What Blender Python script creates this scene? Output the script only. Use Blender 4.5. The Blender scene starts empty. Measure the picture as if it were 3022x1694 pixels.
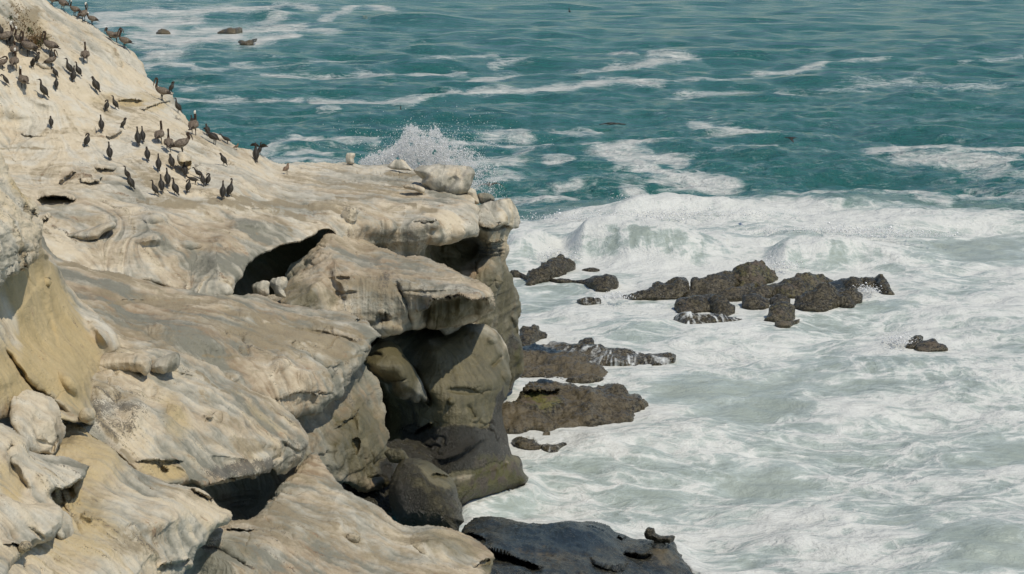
import bpy, math, random
import numpy as np
from mathutils import Vector, Matrix
from mathutils.bvhtree import BVHTree

S = bpy.context.scene
C = S.collection
R = math.radians

# ------------------------------------------------------------------ camera, sky, sun, exposure
PITCH, CAMZ, FPX, CU, CV = R(11.0), 17.0, 5449.0, 1511.0, 847.0
SP, CP = math.sin(PITCH), math.cos(PITCH)
cam_d = bpy.data.cameras.new('camera'); cam = bpy.data.objects.new('camera', cam_d); C.objects.link(cam)
cam.location = (0, 0, CAMZ); cam.rotation_euler = (R(90) - PITCH, 0, 0)
cam_d.sensor_width = 36.0; cam_d.lens = 36.0 * FPX / 3022.0
cam_d.clip_start = 0.5; cam_d.clip_end = 30000
S.camera = cam

SUN_TO = Vector((0.40, -0.34, 0.85)).normalized()
sun_el = math.asin(SUN_TO.z); sun_az = math.atan2(SUN_TO.x, SUN_TO.y)
world = bpy.data.worlds.new('World'); S.world = world; world.use_nodes = True
wn = world.node_tree.nodes; wl = world.node_tree.links
bg = wn['Background']
sky = wn.new('ShaderNodeTexSky'); sky.sky_type = 'NISHITA'; sky.sun_disc = False
sky.sun_elevation = sun_el; sky.sun_rotation = sun_az
sky.air_density = 1.0; sky.dust_density = 0.4; sky.ozone_density = 1.0
wl.new(sky.outputs[0], bg.inputs['Color']); bg.inputs['Strength'].default_value = 0.105
sun_d = bpy.data.lights.new('sun', 'SUN'); sun_d.energy = 3.1; sun_d.angle = R(0.5); sun_d.color = (1.0, 0.92, 0.775)
sun = bpy.data.objects.new('sun', sun_d); C.objects.link(sun)
sun.rotation_euler = (-SUN_TO).to_track_quat('-Z', 'Y').to_euler(); sun.location = (30, -20, 60)
S.view_settings.view_transform = 'Standard'; S.view_settings.look = 'None'
S.view_settings.exposure = 0.0; S.view_settings.gamma = 1.0; S.view_settings.use_curve_mapping = False

# ------------------------------------------------------------------ helpers
rng = np.random.default_rng(7)
random.seed(7)

def slope(v):
    return SP + (np.asarray(v, float) - CV) / FPX * CP

def dsea(v, z=0.0):
    return (CAMZ - z) / slope(v)

def unproj(u, v, d):
    x = (np.asarray(u, float) - CU) / FPX; y = (np.asarray(v, float) - CV) / FPX
    d = np.asarray(d, float)
    return np.stack([d * x, d * (CP - y * SP), CAMZ - d * (SP + y * CP)], -1)

def crop(ox, oy, s):
    def f(*pts):
        return [(ox + p[0] / s, oy + p[1] / s) + tuple(p[2:]) for p in pts]
    return f
c1 = crop(0, 0, 4.376); c2 = crop(200, 200, 2.889); c3 = crop(0, 0, 2.063); c4 = crop(700, 350, 2.4067)
c5 = crop(0, 450, 2.2211); c6 = crop(0, 1050, 2.2422); c7 = crop(800, 800, 2.4067); c8 = crop(1400, 700, 1.7173)
c9 = crop(1200, 1250, 2.576); c10 = crop(1400, 0, 1.5882); c11 = crop(200, 0, 1.84); c12 = crop(2000, 900, 1.819)
dd = crop(0, 0, 0.85242); sr = crop(0, 0, 1.0)

_perm = np.random.default_rng(3).permutation(256).astype(np.int32); _perm = np.concatenate([_perm, _perm])
_g = np.random.default_rng(4).normal(size=(256, 3)).astype(np.float32); _g /= np.linalg.norm(_g, axis=1)[:, None]

def perlin(x, y, z, seed=0):
    x = np.asarray(x, np.float32) + seed * 17.31; y = np.asarray(y, np.float32) - seed * 9.17; z = np.asarray(z, np.float32) + seed * 3.7
    xi = np.floor(x).astype(np.int32); yi = np.floor(y).astype(np.int32); zi = np.floor(z).astype(np.int32)
    fx = x - xi; fy = y - yi; fz = z - zi
    sx = fx * fx * fx * (fx * (fx * 6 - 15) + 10); sy = fy * fy * fy * (fy * (fy * 6 - 15) + 10); sz = fz * fz * fz * (fz * (fz * 6 - 15) + 10)
    xi &= 255; yi &= 255; zi &= 255
    def g(a, b, c):
        h = _perm[_perm[_perm[(xi + a) & 255] + ((yi + b) & 255)] + ((zi + c) & 255)]
        return _g[h, 0] * (fx - a) + _g[h, 1] * (fy - b) + _g[h, 2] * (fz - c)
    l = lambda a, b, t: a + (b - a) * t
    x00 = l(g(0, 0, 0), g(1, 0, 0), sx); x10 = l(g(0, 1, 0), g(1, 1, 0), sx)
    x01 = l(g(0, 0, 1), g(1, 0, 1), sx); x11 = l(g(0, 1, 1), g(1, 1, 1), sx)
    return l(l(x00, x10, sy), l(x01, x11, sy), sz) * 1.4

def fbm(P, f, octv, seed=0, rough=0.5, ridged=False, sc=(1, 1, 1)):
    out = 0; a = 1.0; tot = 0
    for o in range(octv):
        n = perlin(P[..., 0] * f * sc[0], P[..., 1] * f * sc[1], P[..., 2] * f * sc[2], seed + o * 5)
        if ridged: n = 0.5 - np.abs(n)
        out = out + a * n; tot += a; a *= rough; f *= 2.03
    return out / tot

def sstep(a, b, x):
    t = np.clip((x - a) / (b - a), 0, 1); return t * t * (3 - 2 * t)

def smooth_poly(pts, sp=7.0, jit=1.5, seed=0):
    p = np.array([q[:2] for q in pts], float); n = len(p); out = []
    for i in range(n):
        p0, p1, p2, p3 = p[i - 1], p[i], p[(i + 1) % n], p[(i + 2) % n]
        L = np.linalg.norm(p2 - p1); k = max(1, int(L / sp))
        a = np.linalg.norm(p1 - p0) + 1e-6; b = L + 1e-6; c = np.linalg.norm(p3 - p2) + 1e-6
        m1 = (p2 - p0) / (a + b) * b * 0.85; m2 = (p3 - p1) / (b + c) * b * 0.85
        t = (np.arange(k) / k)[:, None]
        out.append((2 * t**3 - 3 * t**2 + 1) * p1 + (t**3 - 2 * t**2 + t) * m1 + (-2 * t**3 + 3 * t**2) * p2 + (t**3 - t**2) * m2)
    q = np.concatenate(out)
    if jit:
        nx = fbm(np.stack([q[:, 0] / 28, q[:, 1] / 28, q[:, 0] * 0], -1), 1.0, 4, seed, 0.6)
        ny = fbm(np.stack([q[:, 0] / 28, q[:, 1] / 28, q[:, 0] * 0 + 9], -1), 1.0, 4, seed + 3, 0.6)
        q = q + jit * 2.2 * np.stack([nx, ny], -1)
    return q

def inside(poly, us, vs):
    m = np.zeros((len(vs), len(us)), bool)
    a = poly; b = np.roll(poly, -1, 0)
    for r, v in enumerate(vs):
        k = (a[:, 1] <= v) != (b[:, 1] <= v)
        if not k.any(): continue
        x = a[k, 0] + (v - a[k, 1]) / (b[k, 1] - a[k, 1]) * (b[k, 0] - a[k, 0])
        m[r] = (np.searchsorted(np.sort(x), us) % 2) == 1
    return m

def near_poly(poly, q):
    a = poly; b = np.roll(poly, -1, 0); ab = b - a; L2 = (ab**2).sum(1) + 1e-9
    bd = np.full(len(q), 1e9); bp = np.zeros((len(q), 2))
    for s in range(0, len(q), 4000):
        qq = q[s:s + 4000]
        t = np.clip(((qq[:, None, :] - a[None]) * ab[None]).sum(-1) / L2[None], 0, 1)
        c = a[None] + t[..., None] * ab[None]
        d2 = ((qq[:, None, :] - c)**2).sum(-1); i = d2.argmin(1); k = np.arange(len(qq))
        bd[s:s + 4000] = np.sqrt(d2[k, i]); bp[s:s + 4000] = c[k, i]
    return bd, bp

def line_dist(pts, U, V):
    p = np.array([q[:2] for q in pts], float); best = np.full(U.shape, 1e9); par = np.zeros(U.shape); n = len(p) - 1
    for i in range(n):
        a, b = p[i], p[i + 1]; ab = b - a; L2 = ab @ ab + 1e-9
        t = np.clip(((U - a[0]) * ab[0] + (V - a[1]) * ab[1]) / L2, 0, 1)
        d = np.hypot(U - a[0] - t * ab[0], V - a[1] - t * ab[1]); k = d < best
        best = np.where(k, d, best); par = np.where(k, (i + t) / n, par)
    return best, par

def bil(A, us, vs, u, v):
    x = np.clip((u - us[0]) / (us[1] - us[0]), 0, len(us) - 1.001); y = np.clip((v - vs[0]) / (vs[1] - vs[0]), 0, len(vs) - 1.001)
    xi = x.astype(int); yi = y.astype(int); fx = x - xi; fy = y - yi
    if A.ndim == 3: fx = fx[..., None]; fy = fy[..., None]
    return (A[yi, xi] * (1 - fx) + A[yi, xi + 1] * fx) * (1 - fy) + (A[yi + 1, xi] * (1 - fx) + A[yi + 1, xi + 1] * fx) * fy

def tps(ctrl, U, V):
    c = np.array(ctrl, float); p = c[:, :2] / 1000.0; w = 1.0 / c[:, 2]; n = len(c)
    def K(r2): return np.where(r2 > 1e-12, r2 * np.log(r2 + 1e-12), 0)
    A = np.zeros((n + 3, n + 3)); r2 = ((p[:, None] - p[None])**2).sum(-1)
    A[:n, :n] = K(r2) + np.eye(n) * 2e-4; A[:n, n] = 1; A[:n, n + 1:] = p; A[n, :n] = 1; A[n + 1:, :n] = p.T
    s = np.linalg.solve(A, np.concatenate([w, [0, 0, 0]]))
    x = U / 1000.0; y = V / 1000.0; out = s[n] + s[n + 1] * x + s[n + 2] * y
    for i in range(n):
        out = out + s[i] * K((x - p[i, 0])**2 + (y - p[i, 1])**2)
    return 1.0 / np.clip(out, 1 / 400.0, 1 / 15.0)

def mesh_from(name, verts, quads=None, tris=None, attrs=None, smooth=True):
    me = bpy.data.meshes.new(name); verts = np.asarray(verts, np.float32)
    me.vertices.add(len(verts)); me.vertices.foreach_set('co', verts.ravel())
    li = []; starts = []; o = 0
    if quads is not None and len(quads):
        quads = np.asarray(quads, np.int32); li.append(quads.ravel()); starts.append(np.arange(len(quads), dtype=np.int32) * 4); o = quads.size
    if tris is not None and len(tris):
        tris = np.asarray(tris, np.int32); li.append(tris.ravel()); starts.append(o + np.arange(len(tris), dtype=np.int32) * 3)
    li = np.concatenate(li); starts = np.concatenate(starts)
    me.loops.add(len(li)); me.loops.foreach_set('vertex_index', li)
    me.polygons.add(len(starts)); me.polygons.foreach_set('loop_start', starts)
    me.update(calc_edges=True); me.validate()
    if smooth: me.polygons.foreach_set('use_smooth', np.ones(len(me.polygons), bool))
    for k, v in (attrs or {}).items():
        v = np.asarray(v, np.float32)
        if v.ndim == 1:
            a = me.attributes.new(k, 'FLOAT', 'POINT'); a.data.foreach_set('value', v)
        else:
            a = me.attributes.new(k, 'FLOAT_COLOR', 'POINT'); a.data.foreach_set('color', np.concatenate([v, np.ones((len(v), 1), np.float32)], 1).ravel())
    return me

def link(name, me, mat=None, parent=None):
    o = bpy.data.objects.new(name, me); C.objects.link(o)
    if mat is not None and me is not None: me.materials.append(mat)
    if parent is not None: o.parent = parent
    return o

def tag(o, label=None, cat=None, group=None, kind=None):
    if label: o['label'] = label
    if cat: o['category'] = cat
    if group: o['group'] = group
    if kind: o['kind'] = kind
    return o

# ------------------------------------------------------------------ materials
class NT:
    def __init__(s, name):
        s.m = bpy.data.materials.new(name); s.m.use_nodes = True
        s.n = s.m.node_tree.nodes; s.l = s.m.node_tree.links
        s.b = s.n['Principled BSDF']
    def put(s, sock, v):
        if isinstance(v, (int, float)): sock.default_value = v
        elif isinstance(v, tuple): sock.default_value = v if len(v) != 3 or sock.type == 'VECTOR' else v + (1,)
        else: s.l.new(v, sock)
    def math(s, op, a, b=0.0, c=None, clamp=False):
        n = s.n.new('ShaderNodeMath'); n.operation = op; n.use_clamp = clamp
        s.put(n.inputs[0], a); s.put(n.inputs[1], b)
        if c is not None: s.put(n.inputs[2], c)
        return n.outputs[0]
    def add(s, *a):
        o = a[0]
        for x in a[1:]: o = s.math('ADD', o, x)
        return o
    def mul(s, a, b): return s.math('MULTIPLY', a, b)
    def step(s, x, a, b):
        n = s.n.new('ShaderNodeMapRange'); n.interpolation_type = 'SMOOTHSTEP'
        s.put(n.inputs['Value'], x); s.put(n.inputs['From Min'], a); s.put(n.inputs['From Max'], b); return n.outputs[0]
    def mix(s, f, a, b, mode='MIX'):
        n = s.n.new('ShaderNodeMix'); n.data_type = 'RGBA'; n.blend_type = mode
        s.put(n.inputs[0], f); s.put(n.inputs[6], a); s.put(n.inputs[7], b); return n.outputs[2]
    def attr(s, name):
        n = s.n.new('ShaderNodeAttribute'); n.attribute_name = name; return n
    def rgb(s, name):
        n = s.n.new('ShaderNodeSeparateColor'); s.l.new(s.attr(name).outputs['Color'], n.inputs[0]); return n.outputs
    def coord(s, sc=(1, 1, 1), gen='Object'):
        if not hasattr(s, 'tc'): s.tc = s.n.new('ShaderNodeTexCoord')
        if sc == (1, 1, 1): return s.tc.outputs[gen]
        n = s.n.new('ShaderNodeMapping'); n.inputs['Scale'].default_value = sc; s.l.new(s.tc.outputs[gen], n.inputs[0]); return n.outputs[0]
    def noise(s, scale, det=5, rough=0.5, dist=0.0, sc=(1, 1, 1), vec=None):
        n = s.n.new('ShaderNodeTexNoise'); n.inputs['Scale'].default_value = scale; n.inputs['Detail'].default_value = det
        n.inputs['Roughness'].default_value = rough; n.inputs['Distortion'].default_value = dist
        s.l.new(vec if vec is not None else s.coord(sc), n.inputs['Vector']); return n.outputs['Fac']
    def voro(s, scale, feat='DISTANCE_TO_EDGE', vec=None, rnd=1.0):
        n = s.n.new('ShaderNodeTexVoronoi'); n.feature = feat; n.inputs['Scale'].default_value = scale; n.inputs['Randomness'].default_value = rnd
        s.l.new(vec if vec is not None else s.coord(), n.inputs['Vector']); return n.outputs['Distance']
    def bump(s, h, strength, dist, prev=None):
        n = s.n.new('ShaderNodeBump'); s.put(n.inputs['Strength'], strength); s.put(n.inputs['Distance'], dist); s.put(n.inputs['Height'], h)
        if prev is not None: s.l.new(prev, n.inputs['Normal'])
        return n.outputs[0]

def rock_material():
    t = NT('weathered_sandstone')
    a = t.rgb('m1'); b = t.rgb('m2'); st = t.attr('streak').outputs['Fac']; sb = t.attr('band').outputs['Fac']
    pale, ochre, brown = a[0], a[1], a[2]; wet, algae, dark = b[0], b[1], b[2]
    n1 = t.noise(0.9, 6, 0.6); n2 = t.noise(7.0, 6, 0.65); n3 = t.noise(30.0, 4, 0.6); n4 = t.noise(2.6, 5, 0.6, 0.6); n5 = t.noise(1.9, 6, 0.65, 0.5, sc=(0.22, 0.9, 1.6)); n6 = t.noise(0.45, 4, 0.6, 0.3)
    sst = t.add(st, -0.5); sbb = t.add(sb, -0.5)
    f = t.add(t.mul(pale, 1.0), t.mul(sst, 0.80), t.mul(sbb, 1.15), t.mul(t.add(n1, -0.5), 0.75), t.mul(t.add(n2, -0.5), 0.6), t.mul(t.add(n4, -0.5), 0.7), t.mul(t.add(n6, -0.5), 0.6))
    f = t.math('ADD', f, 0.0, clamp=True)
    hue = t.step(t.add(n6, t.mul(t.add(n1, -0.5), 0.9), t.mul(sbb, 0.5), t.mul(t.add(n5, -0.5), 0.7)), 0.36, 0.66)
    grey = t.mix(hue, t.mix(n4, (0.165, 0.162, 0.128), (0.285, 0.272, 0.212)), t.mix(n4, (0.20, 0.15, 0.095), (0.39, 0.292, 0.19)))
    cream = t.mix(hue, t.mix(n4, (0.52, 0.468, 0.36), (0.71, 0.665, 0.56)), t.mix(n4, (0.53, 0.44, 0.298), (0.72, 0.636, 0.488)))
    col = t.mix(f, grey, cream)
    of = t.step(t.add(ochre, t.mul(t.add(n4, -0.5), 0.5), t.mul(sst, 0.5), t.mul(sbb, 0.4)), 0.18, 0.95)
    och = t.mix(t.add(n1, t.mul(sst, 0.4)), (0.41, 0.305, 0.14), (0.57, 0.46, 0.27))
    col = t.mix(of, col, och)
    bf = t.step(t.add(brown, t.mul(t.add(n2, -0.5), 0.9), t.mul(t.add(n5, -0.5), 1.5), t.mul(sbb, 0.7), t.mul(sst, 0.35)), 0.34, 0.95)
    col = t.mix(t.mul(bf, 0.85), col, t.mix(n3, (0.185, 0.146, 0.086), (0.355, 0.297, 0.195)))
    rust = t.step(t.add(t.mul(n5, 1.0), t.mul(t.add(n2, -0.5), 0.5), t.mul(sst, 0.3)), 0.66, 0.80)
    col = t.mix(t.mul(rust, 0.55), col, (0.33, 0.20, 0.115))
    # dark lichen and soot like specks
    sp = t.step(t.add(dark, t.mul(t.add(n3, -0.5), 2.2), t.mul(t.add(n2, -0.5), 0.8), t.mul(sst, 1.0)), 0.42, 0.72)
    col = t.mix(t.mul(sp, 0.75), col, (0.085, 0.08, 0.07))
    # damp olive sandstone, then dark soaked rock
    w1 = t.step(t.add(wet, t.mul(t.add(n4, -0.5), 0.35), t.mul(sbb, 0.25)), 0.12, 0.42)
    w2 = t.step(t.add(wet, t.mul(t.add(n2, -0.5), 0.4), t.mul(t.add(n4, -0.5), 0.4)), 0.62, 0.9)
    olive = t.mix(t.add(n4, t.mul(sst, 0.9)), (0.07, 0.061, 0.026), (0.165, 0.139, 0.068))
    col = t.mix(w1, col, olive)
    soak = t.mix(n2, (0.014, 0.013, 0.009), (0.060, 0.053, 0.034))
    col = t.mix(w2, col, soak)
    af = t.step(t.add(algae, t.mul(t.add(n2, -0.5), 0.9), t.mul(t.add(n3, -0.5), 0.9)), 0.35, 0.75)
    col = t.mix(af, col, t.mix(t.step(n4, 0.42, 0.6), (0.08, 0.075, 0.02), (0.09, 0.07, 0.045)))
    t.put(t.b.inputs['Base Color'], col)
    wr = t.add(t.mul(w1, -0.46), t.mul(w2, -0.24), 0.93, t.mul(t.add(n2, -0.5), 0.25), t.mul(af, 0.2))
    t.put(t.b.inputs['Roughness'], t.math('MAXIMUM', wr, 0.2))
    t.put(t.b.inputs['Specular IOR Level'], t.add(0.3, t.mul(w1, 0.35)))
    h = t.add(t.mul(st, 0.35), t.mul(n2, 0.7), t.mul(n3, 0.35), t.mul(t.noise(75.0, 3, 0.6), 0.12), t.mul(t.mul(w2, t.noise(14.0, 4, 0.7)), 1.6))
    t.put(t.b.inputs['Normal'], t.bump(h, 0.9, 0.07))
    return t.m

def reef_material():
    t = NT('wet_reef_rock')
    b = t.rgb('m2'); a = t.rgb('m1'); st = t.attr('streak').outputs['Fac']
    n1 = t.noise(1.3, 6, 0.6); n2 = t.noise(8.0, 6, 0.7); n3 = t.noise(30.0, 3, 0.6)
    col = t.mix(t.step(n2, 0.35, 0.68), (0.016, 0.014, 0.009), (0.105, 0.088, 0.05))
    af = t.step(t.add(b[1], t.mul(t.add(n2, -0.5), 1.2), t.mul(t.add(n1, -0.5), 0.8)), 0.3, 0.8)
    col = t.mix(af, col, t.mix(t.step(n1, 0.42, 0.58), (0.155, 0.145, 0.04), (0.13, 0.10, 0.07)))
    bl = t.step(t.add(b[2], t.mul(t.add(n1, -0.5), 0.7)), 0.3, 0.7)
    col = t.mix(bl, col, (0.018, 0.028, 0.034))  # blue-black rock tone, with part of the sky sheen put into the colour
    bw = t.step(t.add(a[2], t.mul(t.add(n2, -0.5), 0.8)), 0.3, 0.8)
    col = t.mix(bw, col, t.mix(n3, (0.075, 0.062, 0.036), (0.19, 0.152, 0.092)))
    wf = t.step(t.mul(a[0], t.add(1.0, t.mul(t.add(st, -0.5), 2.6), t.mul(t.add(n2, -0.5), 1.6))), 0.34, 0.85)
    col = t.mix(wf, col, (0.66, 0.68, 0.66))
    t.put(t.b.inputs['Base Color'], col)
    t.put(t.b.inputs['Roughness'], t.math('MAXIMUM', t.add(0.18, t.mul(t.add(n2, -0.4), 0.5), t.mul(bw, 0.12), t.mul(af, 0.2), t.mul(wf, 0.4)), 0.14))
    t.b.inputs['Specular IOR Level'].default_value = 0.36
    h = t.add(t.mul(n1, 0.9), t.mul(n2, 0.8), t.mul(n3, 0.3))
    t.put(t.b.inputs['Normal'], t.bump(h, 1.0, 0.06))
    return t.m

def sea_material():
    t = NT('sea_water')
    fo = t.attr('foam').outputs['Fac']; mk = t.attr('milk').outputs['Fac']; fr = t.attr('far').outputs['Fac']
    # warped coordinates so that foam pulls into curls and filaments
    wa = t.n.new('ShaderNodeTexNoise'); wa.inputs['Scale'].default_value = 0.22; wa.inputs['Detail'].default_value = 5
    t.l.new(t.coord(), wa.inputs['Vector'])
    vm = t.n.new('ShaderNodeVectorMath'); vm.operation = 'MULTIPLY_ADD'
    t.l.new(wa.outputs['Color'], vm.inputs[0]); vm.inputs[1].default_value = (5.0, 3.2, 0.0); t.l.new(t.coord(), vm.inputs[2])
    mp = t.n.new('ShaderNodeMapping'); mp.inputs['Scale'].default_value = (0.55, 1.0, 1.0); mp.inputs['Rotation'].default_value = (0, 0, R(-6)); t.l.new(vm.outputs[0], mp.inputs[0])
    w = mp.outputs[0]
    n1 = t.noise(0.32, 8, 0.62, 0.7, vec=w); n2 = t.noise(1.5, 7, 0.66, 0.4, vec=w); n3 = t.noise(6.0, 5, 0.65, 0.3, vec=w)
    web = t.voro(0.75, vec=w); web2 = t.voro(2.1, vec=w)
    lace = t.math('SUBTRACT', 1.0, t.step(web, 0.0, 0.13)); lace2 = t.math('SUBTRACT', 1.0, t.step(web2, 0.0, 0.12))
    dens = t.add(fo, t.mul(t.add(n1, -0.5), 1.25), t.mul(t.add(n2, -0.5), 1.15), t.mul(t.add(n3, -0.5), 0.6))
    dens = t.add(dens, t.mul(lace, t.mul(0.22, t.step(fo, 0.1, 0.4))), t.mul(lace2, t.mul(0.14, t.step(fo, 0.1, 0.4))))
    sx = t.n.new('ShaderNodeSeparateXYZ'); t.l.new(t.coord(), sx.inputs[0])
    n7 = t.noise(1.2, 6, 0.62, 0.9, sc=(1.0, 0.28, 0.28))
    dens = t.add(dens, t.mul(t.mul(t.add(n7, -0.53), 2.3), t.mul(mk, t.step(sx.outputs[2], 0.15, 0.8))))
    f = t.step(dens, t.add(0.32, t.mul(mk, 0.10)), t.add(1.12, t.mul(mk, -0.30)))
    thin = t.mul(t.step(dens, 0.14, 0.55), 0.45)
    big = t.noise(0.05, 4, 0.5); med = t.noise(0.45, 5, 0.6, 0.3, sc=(0.35, 1, 1))
    deep = t.mix(t.add(t.mul(big, 0.7), t.mul(med, 0.5), -0.1), (0.010, 0.096, 0.092), (0.042, 0.178, 0.158))
    milk = t.mix(n1, (0.235, 0.29, 0.255), (0.435, 0.472, 0.42))
    water = t.mix(mk, deep, milk)
    foamc = t.mix(n2, (0.55, 0.565, 0.53), (0.74, 0.745, 0.705))
    col = t.mix(f, t.mix(thin, water, (0.52, 0.59, 0.565)), foamc)
    t.put(t.b.inputs['Base Color'], col)
    t.put(t.b.inputs['Roughness'], t.add(0.16, t.mul(f, 0.7), t.mul(mk, 0.15)))
    t.b.inputs['IOR'].default_value = 1.33
    t.put(t.b.inputs['Specular IOR Level'], t.add(0.42, t.mul(f, -0.3), t.mul(fr, -0.2)))
    r1 = t.noise(0.42, 7, 0.62, 0.3, sc=(0.55, 1, 1)); r2 = t.noise(1.7, 5, 0.62, 0.3, sc=(0.6, 1, 1)); r3 = t.noise(0.16, 4, 0.55, 0.2, sc=(0.35, 1, 1))
    h = t.add(t.mul(r1, 1.5), t.mul(r2, 0.42), t.mul(t.mul(r3, 4.0), fr))
    bp = t.bump(h, t.add(1.0, t.mul(mk, -0.6)), 1.0)
    fb = t.add(t.mul(dens, 0.06), t.mul(n3, 0.02), t.mul(n2, 0.05))
    t.put(t.b.inputs['Normal'], t.bump(t.mul(fb, t.step(fo, 0.15, 0.6)), 0.9, 1.0, bp))
    return t.m

def plain_material(name, col, rough=0.7, var=0.35, scale=25.0, spec=0.4, second=None):
    t = NT(name)
    n = t.noise(scale, 4, 0.6)
    c2 = second or tuple(min(1.0, x * (1 + var)) for x in col); c1_ = tuple(x * (1 - var) for x in col)
    t.put(t.b.inputs['Base Color'], t.mix(t.step(n, 0.3, 0.7), c1_, c2))
    t.b.inputs['Roughness'].default_value = rough; t.b.inputs['Specular IOR Level'].default_value = spec
    t.put(t.b.inputs['Normal'], t.bump(n, 0.4, 0.01))
    return t.m

ROCK = rock_material(); REEF = reef_material(); SEA = sea_material()

# ------------------------------------------------------------------ rock masses
LAYERS = []          # (object, vertices, faces) for dropping the birds onto the rock
STEP = 2.35

def lic(noise, du, dv, n):
    h, w = noise.shape; acc = noise.copy(); cnt = 1
    J, I = np.meshgrid(np.arange(w, dtype=np.float32), np.arange(h, dtype=np.float32))
    for sgn in (1, -1):
        x = J.copy(); y = I.copy()
        for k in range(n):
            xi = np.clip(np.rint(x), 0, w - 1).astype(np.int32); yi = np.clip(np.rint(y), 0, h - 1).astype(np.int32)
            x += sgn * du[yi, xi]; y += sgn * dv[yi, xi]
            xi = np.clip(np.rint(x), 0, w - 1).astype(np.int32); yi = np.clip(np.rint(y), 0, h - 1).astype(np.int32)
            acc += noise[yi, xi]; cnt += 1
    acc /= cnt
    return np.clip(0.5 + (acc - acc.mean()) / (acc.std() + 1e-9) * 0.17, 0, 1)

def box3(a, k):
    for ax in (0, 1):
        c = np.cumsum(np.pad(a, [(k + 1, k) if i == ax else (0, 0) for i in (0, 1)], mode='edge'), axis=ax)
        n = 2 * k + 1
        a = (np.take(c, np.arange(n, c.shape[ax]), ax) - np.take(c, np.arange(0, c.shape[ax] - n), ax)) / n
    return a

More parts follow.
